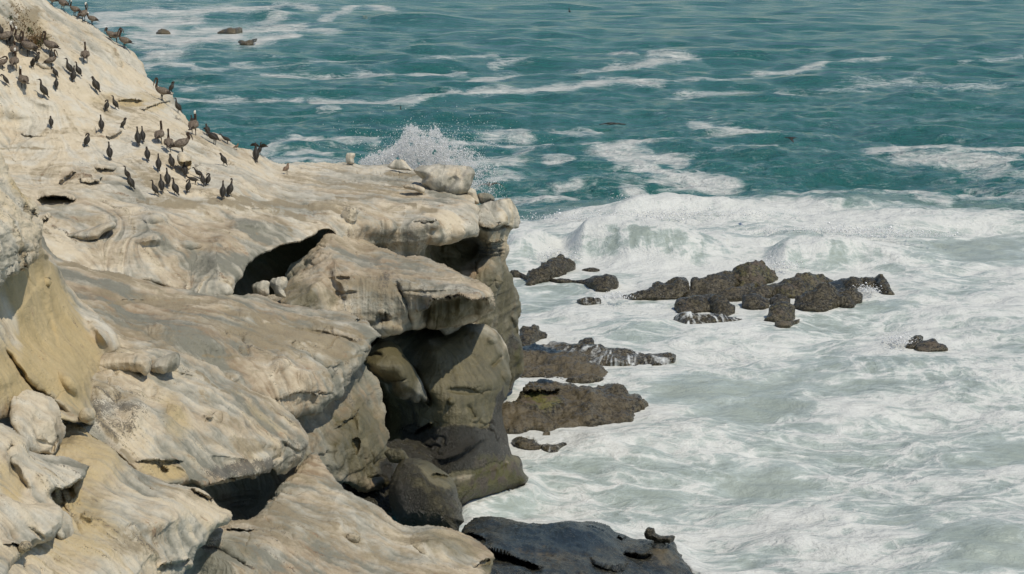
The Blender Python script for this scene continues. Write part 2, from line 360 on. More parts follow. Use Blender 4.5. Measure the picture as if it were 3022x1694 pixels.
def relief(name, outline, ctrl=None, dfun=None, stamps=(), rw=26, rr=0.4, amps=((0.55, 0.16, 3), (2.2, 0.05, 4)), flute=0.02,
           base=(0.55, 0, 0.25, 0, 0, 0.05), paint=(), seed=1, step=STEP, mat=None, jit=1.5, ridged=0.0, blocky=0.0,
           skirt=((1.5, 0.10), (5, 0.5), (9, 1.6)), sea=True, drop=0.0, lic_n=26, wetline=(0.3, 1.6), bed=0.0):
    poly = smooth_poly(outline, jit=jit, seed=seed)
    poly[poly[:, 0] < -56, 0] = np.where(poly[poly[:, 0] < -56, 0] < -75, -430, poly[poly[:, 0] < -56, 0]); poly[:, 0] = np.clip(poly[:, 0], -430, 3150); poly[:, 1] = np.clip(poly[:, 1], -90, 1800)
    u0, v0 = poly.min(0) - 3 * step; u1, v1 = poly.max(0) + 3 * step
    us = np.arange(u0, u1 + step, step); vs = np.arange(v0, v1 + step, step)
    U, V = np.meshgrid(us, vs)
    D = tps(ctrl, U, V) if ctrl is not None else dfun(U, V)
    # distance to the outline on a coarse grid
    cs = max(step, min(9.0, max(u1 - u0, v1 - v0) / 60)); cu = np.arange(u0, u1 + 2 * cs, cs); cv = np.arange(v0, v1 + 2 * cs, cs)
    CUg, CVg = np.meshgrid(cu, cv); dist, _ = near_poly(poly, np.stack([CUg.ravel(), CVg.ravel()], 1))
    cm = inside(poly, cu, cv); sd = np.where(cm, dist.reshape(CUg.shape), -dist.reshape(CUg.shape))
    SD = bil(sd, cu, cv, U, V)
    for s in stamps:
        k = s[0]
        if k in ('bump', 'hole', 'rock'):
            _, u, v, ru, rv, rot, amp = s[:7]
            ca, sa = math.cos(R(rot)), math.sin(R(rot))
            x = ((U - u) * ca + (V - v) * sa) / ru; y = (-(U - u) * sa + (V - v) * ca) / rv
            r2 = x * x + y * y
            if k == 'bump': D = D - amp * np.exp(-r2 * 1.5)
            else:
                pr = 1 + 0.22 * perlin(U / (ru * 0.9), V / (rv * 0.9), U * 0 + u * 0.37, seed)
                q = np.clip(1 - r2 * pr * pr, 0, 1)
                if k == 'hole': D = D + amp * np.sqrt(q)
                else:
                    db = bil(D, us, vs, np.array([u + 0.0]), np.array([v + rv * 0.8]))[0]
                    nd = db - 0.05 + amp * ru * db / FPX * (1 - np.sqrt(q)) * 1.3
                    D = np.where(q > 0, np.minimum(D, nd), D)
        elif k == 'lip':
            _, pts, amp, wu, rec, wd = s[:6]
            p = np.array(sorted([q[:2] for q in pts])); span = p[-1, 0] - p[0, 0]
            L = np.interp(U, p[:, 0], p[:, 1]) + 2.5 * perlin(U / 14.0, U * 0, U * 0 + seed, seed)
            tp = sstep(p[0, 0], p[0, 0] + 0.22 * span, U) * sstep(p[-1, 0], p[-1, 0] - 0.22 * span, U)
            t = L - V
            up = np.where(t >= 0, np.clip(1 - t / wu, 0, 1)**2, 0); dn = np.where(t < 0, np.clip(1 + t / wd, 0, 1), 0)
            dn = dn * dn * (3 - 2 * dn)
            D = D - amp * tp * up + rec * tp * dn
        elif k == 'groove':
            _, pts, amp, w = s[:4]
            b, par = line_dist(pts, U, V)
            b = b + 2.5 * perlin(U / 18.0, V / 18.0, U * 0, seed + 2)
            D = D + amp * np.exp(-(b / w)**2) * np.clip(np.minimum(par, 1 - par) * 6, 0.1, 1)
    # round off towards the outline
    e = np.clip(1 - SD / rw, 0, 1)
    D = D + rr * (1 - np.sqrt(np.clip(1 - e * e, 0, 1)))
    P = unproj(U, V, D)
    Pu = np.gradient(P, axis=1); Pv = np.gradient(P, axis=0)
    N = np.cross(Pv, Pu); N /= np.linalg.norm(N, axis=-1, keepdims=True) + 1e-12
    Zs = box3(P[..., 2], 2)
    Zu = np.gradient(Zs, axis=1); Zv = np.gradient(Zs, axis=0)
    E = (Pu**2).sum(-1); Fm = (Pu * Pv).sum(-1); G = (Pv**2).sum(-1)
    gu = -(G * Zu - Fm * Zv); gv = -(-Fm * Zu + E * Zv)
    gl = np.hypot(gu, gv) + 1e-12; gu = (gu / gl).astype(np.float32); gv = (gv / gl).astype(np.float32)
    gu = box3(gu, 1); gv = box3(gv, 1)
    r = np.random.default_rng(seed)
    wn_ = box3(r.random(U.shape).astype(np.float32), 1)
    streak = lic(wn_, gu, gv, lic_n)
    cw = r.random((U.shape[0] // 5 + 2, U.shape[1] // 5 + 2)).astype(np.float32)
    cwi = np.clip(np.repeat(np.repeat(cw, 5, 0), 5, 1)[:U.shape[0], :U.shape[1]], 0, 1)
    band = lic(box3(cwi, 2), gu, gv, lic_n * 2)
    m = inside(poly, us, vs)
    cell = m[:-1, :-1] | m[1:, :-1] | m[:-1, 1:] | m[1:, 1:]
    used = np.zeros_like(m); used[:-1, :-1] |= cell; used[1:, :-1] |= cell; used[:-1, 1:] |= cell; used[1:, 1:] |= cell
    rr_, cc_ = np.nonzero(used)
    Q = P[rr_, cc_]; Nn = N[rr_, cc_]
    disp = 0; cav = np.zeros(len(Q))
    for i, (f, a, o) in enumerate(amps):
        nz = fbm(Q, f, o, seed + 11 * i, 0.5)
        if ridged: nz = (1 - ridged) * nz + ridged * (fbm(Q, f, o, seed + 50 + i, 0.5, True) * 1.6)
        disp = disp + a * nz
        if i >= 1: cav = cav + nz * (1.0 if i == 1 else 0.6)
    if blocky:
        q1 = fbm(Q, 0.9, 3, seed + 91, 0.5); disp = disp + blocky * (np.round(q1 * 4) / 4 * 0.7 + q1 * 0.3)
    upn = np.clip(Nn[:, 2], 0, 1)
    crack = np.zeros(len(Q))
    if bed:      # bedding planes weathered into the steep faces, a few open joints
        zz = Q[:, 2] + 0.35 * fbm(Q, 0.22, 2, seed + 61) + 0.05 * fbm(Q, 1.5, 2, seed + 62)
        b1 = perlin(zz * 1.7, zz * 0 + seed, zz * 0, 1) + 0.6 * perlin(zz * 4.4, zz * 0 + seed, zz * 0, 2)
        disp = disp + bed * (1 - upn**2) * (0.5 * b1 + 0.5 * sstep(-0.12, 0.12, b1))
        jn = fbm(Q, 0.55, 3, seed + 71, 0.5, False, (1, 1, 1.6)); jm = sstep(0.12, 0.3, fbm(Q, 0.3, 2, seed + 72))
        crack = np.exp(-(jn / 0.016)**2) * jm
        disp = disp - 0.10 * crack
    disp = disp + flute * ((streak[rr_, cc_] - 0.5) * 1.2 + (band[rr_, cc_] - 0.5) * 1.6)
    Q2 = Q + Nn * np.asarray(disp)[:, None]
    # snap rim vertices to the outline
    out = ~m[rr_, cc_]
    uv = np.stack([U[rr_, cc_], V[rr_, cc_]], 1).copy()
    Pd = P.copy(); Pd[rr_, cc_] = Q2
    oi = np.nonzero(out)[0]
    _, np_ = near_poly(poly, uv[oi])
    uv[oi] = np_; Q2[oi] = bil(Pd, us, vs, np_[:, 0], np_[:, 1])
    idx = -np.ones(U.shape, np.int64); idx[rr_, cc_] = np.arange(len(rr_))
    ci, cj = np.nonzero(cell)
    quads = np.stack([idx[ci, cj], idx[ci + 1, cj], idx[ci + 1, cj + 1], idx[ci, cj + 1]], 1)
    # skirt: the rock turns away behind its visible rim
    ed = np.concatenate([quads[:, [0, 1]], quads[:, [1, 2]], quads[:, [2, 3]], quads[:, [3, 0]]])
    key = np.minimum(ed[:, 0], ed[:, 1]) * (len(rr_) + 1) + np.maximum(ed[:, 0], ed[:, 1])
    uk, inv, cnt = np.unique(key, return_inverse=True, return_counts=True)
    be = ed[cnt[inv] == 1]
    bv = np.unique(be)
    g_u = np.gradient(sd, axis=1); g_v = np.gradient(sd, axis=0)
    iu = bil(box3(g_u, 1), cu, cv, uv[bv, 0], uv[bv, 1]); iv = bil(box3(g_v, 1), cu, cv, uv[bv, 0], uv[bv, 1])
    il = np.hypot(iu, iv) + 1e-9; iu /= il; iv /= il
    pos = [Q2]; rings = [bv]
    camp = np.array([0, 0, CAMZ]); dirs = Q2[bv] - camp; dep = np.linalg.norm(dirs, axis=1, keepdims=True)
    n0 = len(Q2); px = dep / FPX
    upv = np.array([0, -SP, -CP])
    allq = [quads]
    for (o, dz) in skirt:
        sh = o * px * (iu[:, None] * np.array([1.0, 0, 0]) + iv[:, None] * upv)
        pr = Q2[bv] + sh; dr = (pr - camp) / np.linalg.norm(pr - camp, axis=1, keepdims=True)
        pr = pr + dr * dz
        if drop:
            low = Q2[bv][:, 2] < 0.35
            pr[low] = Q2[bv][low] + np.array([0, 0.12, -0.6]) * dz / (skirt[-1][1] * 0.4 + 1e-6)
            pr[~low, 2] -= drop * dz
        rings.append(np.arange(n0, n0 + len(bv))); pos.append(pr); n0 += len(bv)
    lut = np.zeros(len(Q2), np.int64); lut[bv] = np.arange(len(bv))
    for a_, b_ in zip(rings[:-1], rings[1:]):
        e0 = lut[be[:, 0]]; e1 = lut[be[:, 1]]
        allq.append(np.stack([a_[e1], a_[e0], b_[e0], b_[e1]], 1))
    verts = np.concatenate(pos); quads = np.concatenate(allq)
    # surface masks
    n_ = len(Q2)
    nlo = fbm(Q2, 0.35, 3, seed + 31); nmd = fbm(Q2, 1.3, 4, seed + 37)
    M = np.zeros((n_, 6)) + np.array(base)[None]
    M[:, 0] += (0.0 if mat is REEF else 1.0) * (0.60 * nlo + 0.26 * nmd)
    M[:, 2] += 0.35 * fbm(Q2, 0.5, 3, seed + 41)
    up_ = Nn[:, 2]; M[:, 5] += 0.45 * crack
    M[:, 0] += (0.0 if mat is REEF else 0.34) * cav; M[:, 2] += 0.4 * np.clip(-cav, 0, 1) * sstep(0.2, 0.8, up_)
    M[:, 2] += 0.18 * sstep(0.75, 0.98, up_)
    names = {'pale': 0, 'ochre': 1, 'brown': 2, 'wet': 3, 'algae': 4, 'dark': 5}
    for pmt in paint:
        if pmt[0].startswith('line:'):
            _, lp, lw, ls = pmt
            b_, par_ = line_dist(lp, uv[:, 0], uv[:, 1])
            b_ = b_ + 5 * fbm(np.stack([uv[:, 0] / 30, uv[:, 1] / 30, uv[:, 0] * 0], -1), 1.0, 3, seed + 7)
            M[:, names[pmt[0][5:]]] += ls * np.exp(-(b_ / lw)**2) * (0.6 + 0.8 * (fbm(np.stack([uv[:, 0] / 24, uv[:, 1] / 24, uv[:, 0] * 0], -1), 1.0, 2, seed + 8) > -0.1))
            continue
        k, u, v, ru, rv, rot, st_ = pmt
        ca, sa = math.cos(R(rot)), math.sin(R(rot))
        x = ((uv[:, 0] - u) * ca + (uv[:, 1] - v) * sa) / ru; y = (-(uv[:, 0] - u) * sa + (uv[:, 1] - v) * ca) / rv
        r2 = (x * x + y * y) * (1 + 0.9 * nmd)
        M[:, names[k]] += st_ * (1 - sstep(0.45, 1.25, np.sqrt(np.maximum(r2, 0))))
    if sea:   # rock soaked by the sea near the waterline
        z = Q2[:, 2] + 0.7 * nmd
        M[:, 3] = np.maximum(M[:, 3], 1.0 - sstep(wetline[0], wetline[1], z))
    M = np.clip(M, -0.3, 1.2)
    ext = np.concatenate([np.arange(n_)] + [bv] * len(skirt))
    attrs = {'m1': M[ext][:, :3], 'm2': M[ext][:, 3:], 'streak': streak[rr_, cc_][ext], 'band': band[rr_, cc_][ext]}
    me = mesh_from(name, verts, quads, None, attrs)
    o = link(name, me, mat or ROCK)
    LAYERS.append((o, verts, quads, name))
    print('%-18s verts %7d  z %.2f..%.2f  d %.1f..%.1f' % (name, n_, Q2[:, 2].min(), Q2[:, 2].max(), D[m].min(), D[m].max()))
    return o
# ================================================================== the cliff, from the back to the front
def pc(cr, lst):          # control points given in a crop: (x, y, depth)
    return [p for q in lst for p in cr(q)]

# --- upper slope with the birds, the flat bench and the saddle down to the cave roof
A_out = (sr((-120, -85), (95, -85), (128, -10), (146, 14), (160, 22), (206, 39), (240, 55), (265, 71), (283, 85), (318, 110), (343, 128), (375, 140), (402, 153), (418, 176),
            (426, 199), (432, 219), (439, 238), (467, 252), (490, 262), (513, 274), (511, 287), (520, 305), (532, 328), (546, 342), (560, 356), (584, 370), (608, 387), (646, 401),
            (674, 420), (698, 439), (740, 446), (775, 458), (809, 468), (820, 478), (860, 481), (908, 482), (1020, 484), (1095, 485), (1140, 485), (1180, 490), (1223, 502),
            (1262, 520), (1310, 545), (1372, 570), (1400, 590), (1412, 620), (1410, 650))
         + c4((1712, 830), (1640, 850), (1590, 862), (1540, 880), (1480, 893), (1345, 885), (1335, 940), (1300, 1010), (1100, 1010), (900, 930), (860, 920), (740, 870), (690, 830), (662, 798),
              (590, 800), (560, 830), (520, 850), (480, 875), (420, 885), (370, 890), (290, 920), (200, 960), (120, 1020), (60, 1090), (0, 1160))
         + c5((1520, 910), (1470, 935)) + sr((600, 880), (520, 858), (450, 838), (380, 828), (250, 810), (160, 800), (100, 780), (60, 760), (-120, 700)))
A_ctl = [(0, 0, 64), (-100, 0, 62), (128, 0, 68), (250, 60, 69), (400, 150, 70), (430, 220, 68.5), (0, 150, 62), (150, 150, 63.5), (300, 180, 66), (0, 300, 60.3), (200, 300, 61.5), (350, 260, 65), (0, 450, 58.3),
         (250, 450, 58.6), (500, 330, 65.5), (450, 380, 62), (500, 450, 60), (650, 410, 66), (620, 500, 60), (800, 474, 68), (700, 520, 60), (400, 560, 55.6), (200, 600, 53), (665, 584, 56.5), (540, 570, 56),
         (1000, 485, 72), (1200, 500, 72), (1000, 560, 64), (1200, 600, 63), (1350, 600, 63.8), (1100, 643, 59.8), (1250, 653, 60.3), (1386, 664, 61.8), (980, 625, 59), (1100, 735, 60.3),
         (1250, 750, 60.8), (1259, 718, 60.5), (1381, 703, 61.9), (450, 640, 52.8), (450, 700, 51.2), (650, 650, 54.8), (650, 700, 52.8), (850, 640, 57.5), (900, 700, 55.7), (820, 722, 54.3), (750, 770, 52.3),
         (670, 860, 49.9), (300, 760, 50.2), (560, 780, 51.3), (600, 830, 50.3), (100, 700, 49.5), (150, 790, 48.6), (470, 770, 50.6), (350, 690, 51.2), (-100, 600, 50), (974, 690, 57.2)]
A_st = [('lip', c2((405, 295), (470, 272), (540, 270), (610, 278), (665, 295)), 0.42, 26, 0.08, 40),
        ('lip', c2((590, 355), (640, 352), (700, 335), (760, 310), (800, 290), (850, 283), (905, 275)), 0.5, 26, 0.08, 40),
        ('lip', c2((320, 595), (370, 580), (430, 560), (485, 518)), 0.35, 30, 0.05, 14),
        ('lip', c3((365, 1115), (400, 1085), (440, 1055), (470, 1045)), 0.5, 42, 0.15, 20),
        ('lip', c3((470, 1080), (500, 1100), (550, 1112), (600, 1100), (638, 1075)), 0.6, 44, 0.12, 20),
        ('lip', c3((570, 1025), (620, 1033), (690, 1030), (715, 1020)), 0.4, 38, 0.12, 20),
        ('lip', c3((230, 1205), (262, 1200), (330, 1198), (400, 1200), (470, 1215)), 1.0, 30, 1.6, 26),
        ('lip', c5((230, 462), (262, 455), (300, 435), (330, 408)), 0.5, 16, 0.6, 18),
        ('lip', c3((120, 812), (180, 822), (260, 822), (300, 815)), 0.22, 12, 0.25, 10),
        ('bump', 505, 540, 40, 18, 10, 0.41), ('bump', 590, 565, 40, 14, 0, 0.32), ('bump', 455, 640, 42, 22, 0, 0.90), ('bump', 470, 700, 40, 22, 10, 0.54),
        ('bump', 640, 780, 40, 40, 0, 0.36), ('bump', 520, 760, 60, 30, 0, 0.36), ('bump', 560, 720, 50, 14, 0, 0.45), ('bump', 430, 710, 40, 14, 0, 0.36),
        ('rock', 1030, 640, 27, 24, -20, 0.8), ('hole', 1050, 640, 14, 9, -50, 0.07), ('rock', 1115, 670, 55, 30, 0, 0.35), ('rock', 1330, 690, 40, 26, 0, 0.8), ('rock', 1260, 668, 30, 20, 0, 0.5),
        ('groove', c4((1240, 740), (1300, 735), (1420, 730)), 0.17, 3), ('groove', c4((480, 620), (530, 650), (550, 680)), 0.20, 4),
        ('lip', c4((1290, 740), (1350, 732), (1400, 735), (1430, 722)), 0.25, 12, 0.3, 8),
        ('groove', c1((440, 820), (520, 870), (700, 930)), 0.15, 5), ('bump', 250, 120, 60, 18, 30, 0.36), ('hole', 225, 135, 16, 8, 0, 0.06), ('hole', 283, 140, 12, 7, 0, 0.06), ('hole', 262, 92, 16, 7, 0, 0.05),
        ('bump', 50, 330, 70, 26, 10, 0.36), ('bump', 130, 300, 60, 20, 20, 0.27), ('bump', 100, 420, 80, 20, 0, 0.32), ('bump', 230, 250, 60, 16, 25, 0.27), ('bump', 760, 470, 40, 12, 10, 0.36),
        ('bump', 1150, 560, 60, 12, 5, 0.45), ('bump', 900, 530, 80, 12, 0, 0.54), ('bump', 960, 600, 60, 10, 8, 0.50), ('bump', 780, 610, 80, 12, 3, 0.54), ('bump', 740, 660, 70, 14, 6, 0.45),
        ('bump', 860, 640, 60, 10, 10, 0.36)]
A_pt = [('dark', 1180, 705, 170, 40, 5, 0.22), ('brown', 1150, 700, 150, 30, 5, 0.2), ('brown', 75, 70, 34, 50, 30, 0.55), ('brown', 110, 115, 34, 26, 40, 0.5), ('ochre', 90, 95, 60, 60, 30, 0.4), ('ochre', c2((540, 305))[0][0], c2((540, 305))[0][1], 45, 12, 0, 0.5), ('ochre', c2((740, 345))[0][0], c2((740, 345))[0][1], 50, 14, -12, 0.5), ('line:brown', c4((1060, 395), (1180, 400), (1300, 410)), 5, 0.7), ('line:brown', c4((700, 560), (850, 575), (1000, 570)), 5, 0.6), ('line:brown', c4((1180, 610), (1300, 640), (1420, 660)), 5, 0.6), ('line:brown', c4((0, 560), (200, 590), (420, 600)), 6, 0.5), ('line:brown', c4((0, 640), (250, 700), (380, 790)), 6, 0.5), ('line:brown', c3((0, 900), (200, 905), (330, 905)), 3, 0.5), ('line:brown', c3((1400, 1190), (1600, 1230), (1900, 1260)), 6, 0.5), ('line:brown', c5((900, 300), (1300, 330), (1700, 340), (1990, 420)), 8, 0.5), ('pale', 330, 330, 260, 170, 30, 0.30), ('pale', 80, 430, 170, 120, 0, 0.25), ('pale', 600, 480, 160, 60, 15, 0.22), ('pale', 100, 130, 110, 150, 0, 0.05), ('pale', 890, 520, 200, 40, 5, 0.18), ('brown', 1050, 540, 260, 40, 3, 0.28),  # ochre under the two overhanging lips puts bounced light into the rock colour
        ('brown', 640, 600, 330, 20, 4, 0.25), ('brown', 420, 520, 90, 40, 30, 0.22), ('brown', 590, 420, 60, 40, 30, 0.2), ('brown', 60, 60, 70, 90, 40, 0.35), ('brown', 150, 180, 60, 50, 30, 0.35), ('brown', 320, 170, 70, 20, 20, 0.3),
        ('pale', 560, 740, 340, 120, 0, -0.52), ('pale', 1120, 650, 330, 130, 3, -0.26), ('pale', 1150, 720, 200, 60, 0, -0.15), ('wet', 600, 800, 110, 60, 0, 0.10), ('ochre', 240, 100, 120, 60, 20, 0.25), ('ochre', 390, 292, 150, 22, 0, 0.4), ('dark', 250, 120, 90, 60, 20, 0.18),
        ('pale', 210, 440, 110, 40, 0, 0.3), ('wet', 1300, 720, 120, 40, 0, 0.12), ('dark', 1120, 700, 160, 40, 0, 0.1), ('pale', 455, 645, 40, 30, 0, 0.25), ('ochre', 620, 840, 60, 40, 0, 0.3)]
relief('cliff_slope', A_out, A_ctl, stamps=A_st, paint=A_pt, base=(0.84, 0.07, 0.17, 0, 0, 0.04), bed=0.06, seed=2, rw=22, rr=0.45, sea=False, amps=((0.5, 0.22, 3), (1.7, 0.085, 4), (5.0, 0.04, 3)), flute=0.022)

# --- recessed wall and pillar under the end of the bench
P_out = (c4((1130, 850), (1240, 830), (1345, 860), (1500, 850), (1640, 780), (1690, 740), (1640, 680), (1633, 662), (1650, 640), (1690, 612), (1720, 600), (1800, 585), (1870, 576), (1938, 570), (1958, 602), (1975, 640), (1985, 672), (2000, 740), (1992, 768), (1955, 778),
             (1945, 795), (1925, 830), (1910, 862), (1915, 900), (1918, 940), (1908, 1010), (1930, 1090), (1960, 1160), (1988, 1220), (2012, 1290), (2018, 1370), (2005, 1400), (1985, 1418))
         + c7((1745, 330), (1752, 390), (1762, 450), (1778, 530), (1790, 600), (1797, 650), (1795, 700), (1782, 745), (1755, 765), (1730, 800), (1715, 850), (1600, 900), (1400, 700), (1300, 500), (1000, 350), (800, 200)))
P_ctl = [(1386, 625, 64.3), (1500, 592, 66), (1385, 660, 63.2), (1440, 668, 63.4), (1490, 662, 64.8), (1525, 665, 66.5), (1440, 700, 63.6), (1480, 720, 64.8), (1400, 730, 66.0), (1300, 730, 65.5), (1250, 720, 63.5), (1330, 760, 65), (1420, 760, 64.8),
         (1460, 790, 64.3), (1490, 780, 65.4), (1440, 850, 64), (1500, 870, 65.6), (1530, 930, 67.3), (1490, 950, 65.8), (1520, 1050, 66.8), (1540, 1080, 67.6), (1400, 950, 64), (1200, 850, 64), (1520, 1120, 67.2), (1300, 1000, 64), (1150, 800, 64.5)]
P_st = [('lip', c4((1690, 735), (1740, 762), (1800, 772), (1860, 760), (1900, 745), (1950, 775), (1990, 765)), 0.55, 40, 0.5, 14),
        ('lip', c4((1700, 840), (1760, 880), (1840, 885), (1910, 865)), 0.5, 30, 0.35, 12),
        ('groove', c4((1660, 740), (1640, 690), (1640, 650)), 0.5, 4), ('groove', c4((1690, 1000), (1700, 1080), (1710, 1120)), 0.35, 4), ('groove', c4((1700, 930), (1780, 945), (1900, 935)), 0.25, 3), ('groove', c4((1710, 965), (1790, 975), (1900, 960)), 0.25, 3),
        ('groove', c4((1690, 900), (1780, 915), (1905, 905)), 0.2, 3), ('rock', 1320, 740, 42, 22, 8, 0.6), ('rock', 1460, 830, 24, 20, 0, 0.6), ('rock', 1525, 900, 16, 40, 0, 0.6), ('groove', c7((1690, 320), (1730, 400), (1750, 470)), 0.5, 7)]
P_pt = [('dark', 1450, 650, 90, 30, 0, 0.15), ('pale', 1460, 630, 110, 40, 0, 0.35), ('brown', 1430, 700, 60, 40, 0, 0.4), ('ochre', 1450, 700, 60, 50, 0, 0.3), ('wet', 1330, 750, 110, 60, 0, 0.35), ('wet', 1480, 900, 130, 170, 0, 0.33), ('wet', 1520, 1060, 60, 90, 0, 0.5), ('algae', 1525, 1050, 16, 50, -10, 0.7), ('dark', 1450, 745, 80, 25, 0, 0.4)]
relief('cliff_pillar', P_out, P_ctl, stamps=P_st, paint=P_pt, base=(0.36, 0.08, 0.18, 0.03, 0, 0.1), bed=0.05, seed=5, rw=15, rr=0.35, amps=((0.6, 0.22, 3), (2.2, 0.08, 4)), flute=0.035)

# --- the body of the headland behind the ledges
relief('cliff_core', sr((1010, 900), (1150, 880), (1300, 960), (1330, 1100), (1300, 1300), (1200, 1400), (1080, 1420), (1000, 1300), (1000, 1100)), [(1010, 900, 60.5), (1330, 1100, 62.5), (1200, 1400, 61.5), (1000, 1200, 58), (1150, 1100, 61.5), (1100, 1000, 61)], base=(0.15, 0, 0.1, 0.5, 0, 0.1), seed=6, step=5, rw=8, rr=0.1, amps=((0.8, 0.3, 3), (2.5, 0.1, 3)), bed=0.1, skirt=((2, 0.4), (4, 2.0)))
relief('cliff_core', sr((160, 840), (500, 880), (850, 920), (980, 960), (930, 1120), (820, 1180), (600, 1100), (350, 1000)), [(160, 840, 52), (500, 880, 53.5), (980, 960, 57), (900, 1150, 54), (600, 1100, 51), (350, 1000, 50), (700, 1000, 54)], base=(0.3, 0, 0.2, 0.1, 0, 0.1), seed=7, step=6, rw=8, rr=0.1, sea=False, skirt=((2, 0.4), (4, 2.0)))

# --- squared block at the very end of the bench
relief('cliff_block', c4((1636, 662), (1650, 640), (1690, 612), (1722, 600), (1800, 585), (1870, 576), (1938, 569), (1958, 602), (1975, 640), (1986, 672), (2001, 740), (1990, 770), (1955, 778), (1925, 762), (1900, 748), (1862, 764), (1800, 776), (1740, 764), (1690, 738), (1650, 700)),
       [c4((1640, 670, 63.8))[0], c4((1800, 600, 64.7))[0], c4((1925, 580, 65.2))[0], c4((1800, 740, 63.75))[0], c4((1910, 735, 64.3))[0], c4((1950, 600, 65.6))[0], c4((1990, 750, 66.2))[0], c4((1690, 715, 63.6))[0], c4((1930, 660, 64.8))[0]],
       stamps=[('lip', c4((1730, 735), (1800, 740), (1880, 735)), 0.15, 10, 0.15, 8), ('groove', c4((1930, 575), (1925, 660), (1930, 740)), 0.12, 4)], base=(0.66, 0.1, 0.06, 0, 0, 0.08), seed=48, step=1.9, rw=9, rr=0.22, sea=False, amps=((0.8, 0.12, 3), (2.5, 0.05, 4)), flute=0.05, bed=0.02)

# --- cave back wall
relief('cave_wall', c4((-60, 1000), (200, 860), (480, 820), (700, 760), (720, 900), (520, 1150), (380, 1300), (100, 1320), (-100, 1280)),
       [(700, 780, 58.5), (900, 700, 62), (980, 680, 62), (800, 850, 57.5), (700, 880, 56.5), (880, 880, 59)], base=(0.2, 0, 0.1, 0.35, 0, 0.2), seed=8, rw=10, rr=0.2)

# --- tongue shaped ledge with the overhanging nose
B_out = (c4((640, 800), (700, 768), (760, 788), (830, 825), (900, 870), (1000, 905), (1060, 930), (1120, 955), (1240, 975), (1340, 990), (1450, 1030), (1560, 1080), (1660, 1130), (1750, 1175), (1820, 1225), (1845, 1285), (1840, 1325))
         + c7((1590, 275), (1540, 295), (1470, 328), (1462, 355), (1380, 390), (1300, 440), (1230, 462), (1195, 408), (1130, 398), (1040, 412), (950, 412), (860, 437), (790, 487), (730, 450), (690, 400), (600, 370), (450, 330), (200, 300), (40, 260), (-60, 180))
         + c4((240, 1250), (340, 1190), (347, 1100), (352, 1060), (380, 1030), (440, 1000), (500, 960), (560, 900), (610, 840)))
B_ctl = [(974, 690, 57.4), (1074, 725, 58.6), (1165, 748, 58), (1257, 761, 58), (1380, 810, 56.5), (1465, 873, 54.6), (1120, 790, 55.6), (1180, 812, 54.9), (1250, 830, 54.6), (1350, 850, 54), (1174, 870, 54.1), (1270, 880, 53.8), (1400, 880, 53.6), (991, 770, 55.4), (1050, 800, 55), (900, 850, 53.9),
         (866, 880, 53.2), (1020, 880, 54), (1090, 930, 54.1), (1153, 974, 54.5), (1100, 985, 54.2), (1340, 979, 56.8), (1402, 941, 56.2), (1250, 960, 55.6), (1300, 920, 54.6), (1000, 930, 53.8), (880, 920, 52.6), (860, 800, 56.5)]
B_st = [('lip', c7((1000, 265), (1060, 285), (1120, 268), (1135, 215), (1200, 205), (1290, 195), (1340, 172), (1390, 190), (1440, 215), (1500, 200), (1560, 215)), 0.45, 30, 1.1, 60),
        ('rock', 1238, 897, 34, 20, 0, 0.8), ('groove', c7((870, 60), (920, 150), (960, 230), (980, 330), (1000, 400)), 0.35, 5), ('groove', c7((880, 150), (960, 145), (1060, 150), (1200, 150), (1330, 140)), 0.15, 4),
        ('hole', 1130, 940, 22, 18, 0, 0.45), ('bump', 1150, 960, 20, 12, 0, 0.2), ('lip', c7((750, 300), (800, 295), (840, 310)), 0.2, 8, 0.3, 14), ('bump', 930, 860, 30, 50, 25, 0.5), ('groove', c4((620, 1060), (700, 1200), (760, 1330)), 0.35, 12),
        ('hole', 960, 880, 40, 60, 20, 0.3), ('groove', c4((700, 1130), (800, 1140)), 0.3, 5), ('groove', c4((690, 1240), (780, 1245), (850, 1235)), 0.2, 4)]
B_pt = [('dark', 1250, 850, 220, 50, 12, 0.22), ('dark', 1020, 880, 60, 70, 0, 0.2), ('pale', 1150, 760, 150, 40, 12, -0.2), ('pale', 1250, 850, 180, 50, 12, 0.05), ('brown', 1050, 860, 120, 60, 0, 0.25), ('brown', 1250, 870, 150, 30, 10, 0.22), ('wet', 890, 870, 60, 60, 0, 0.25), ('wet', 960, 890, 40, 60, 30, 0.2), ('wet', 1330, 920, 110, 45, -10, 0.42), ('dark', 1160, 820, 60, 14, 0, 0.2), ('dark', 1330, 905, 70, 12, -8, 0.3)]
relief('cliff_tongue', B_out, B_ctl, stamps=B_st, paint=B_pt, base=(0.36, 0.14, 0.30, 0, 0, 0.08), skirt=((1.5, 0.1), (5, 1.0), (9, 5.0)), bed=0.10, seed=9, rw=26, rr=0.6, sea=False, amps=((0.7, 0.20, 3), (2.0, 0.085, 4), (5.5, 0.04, 3)), flute=0.035)

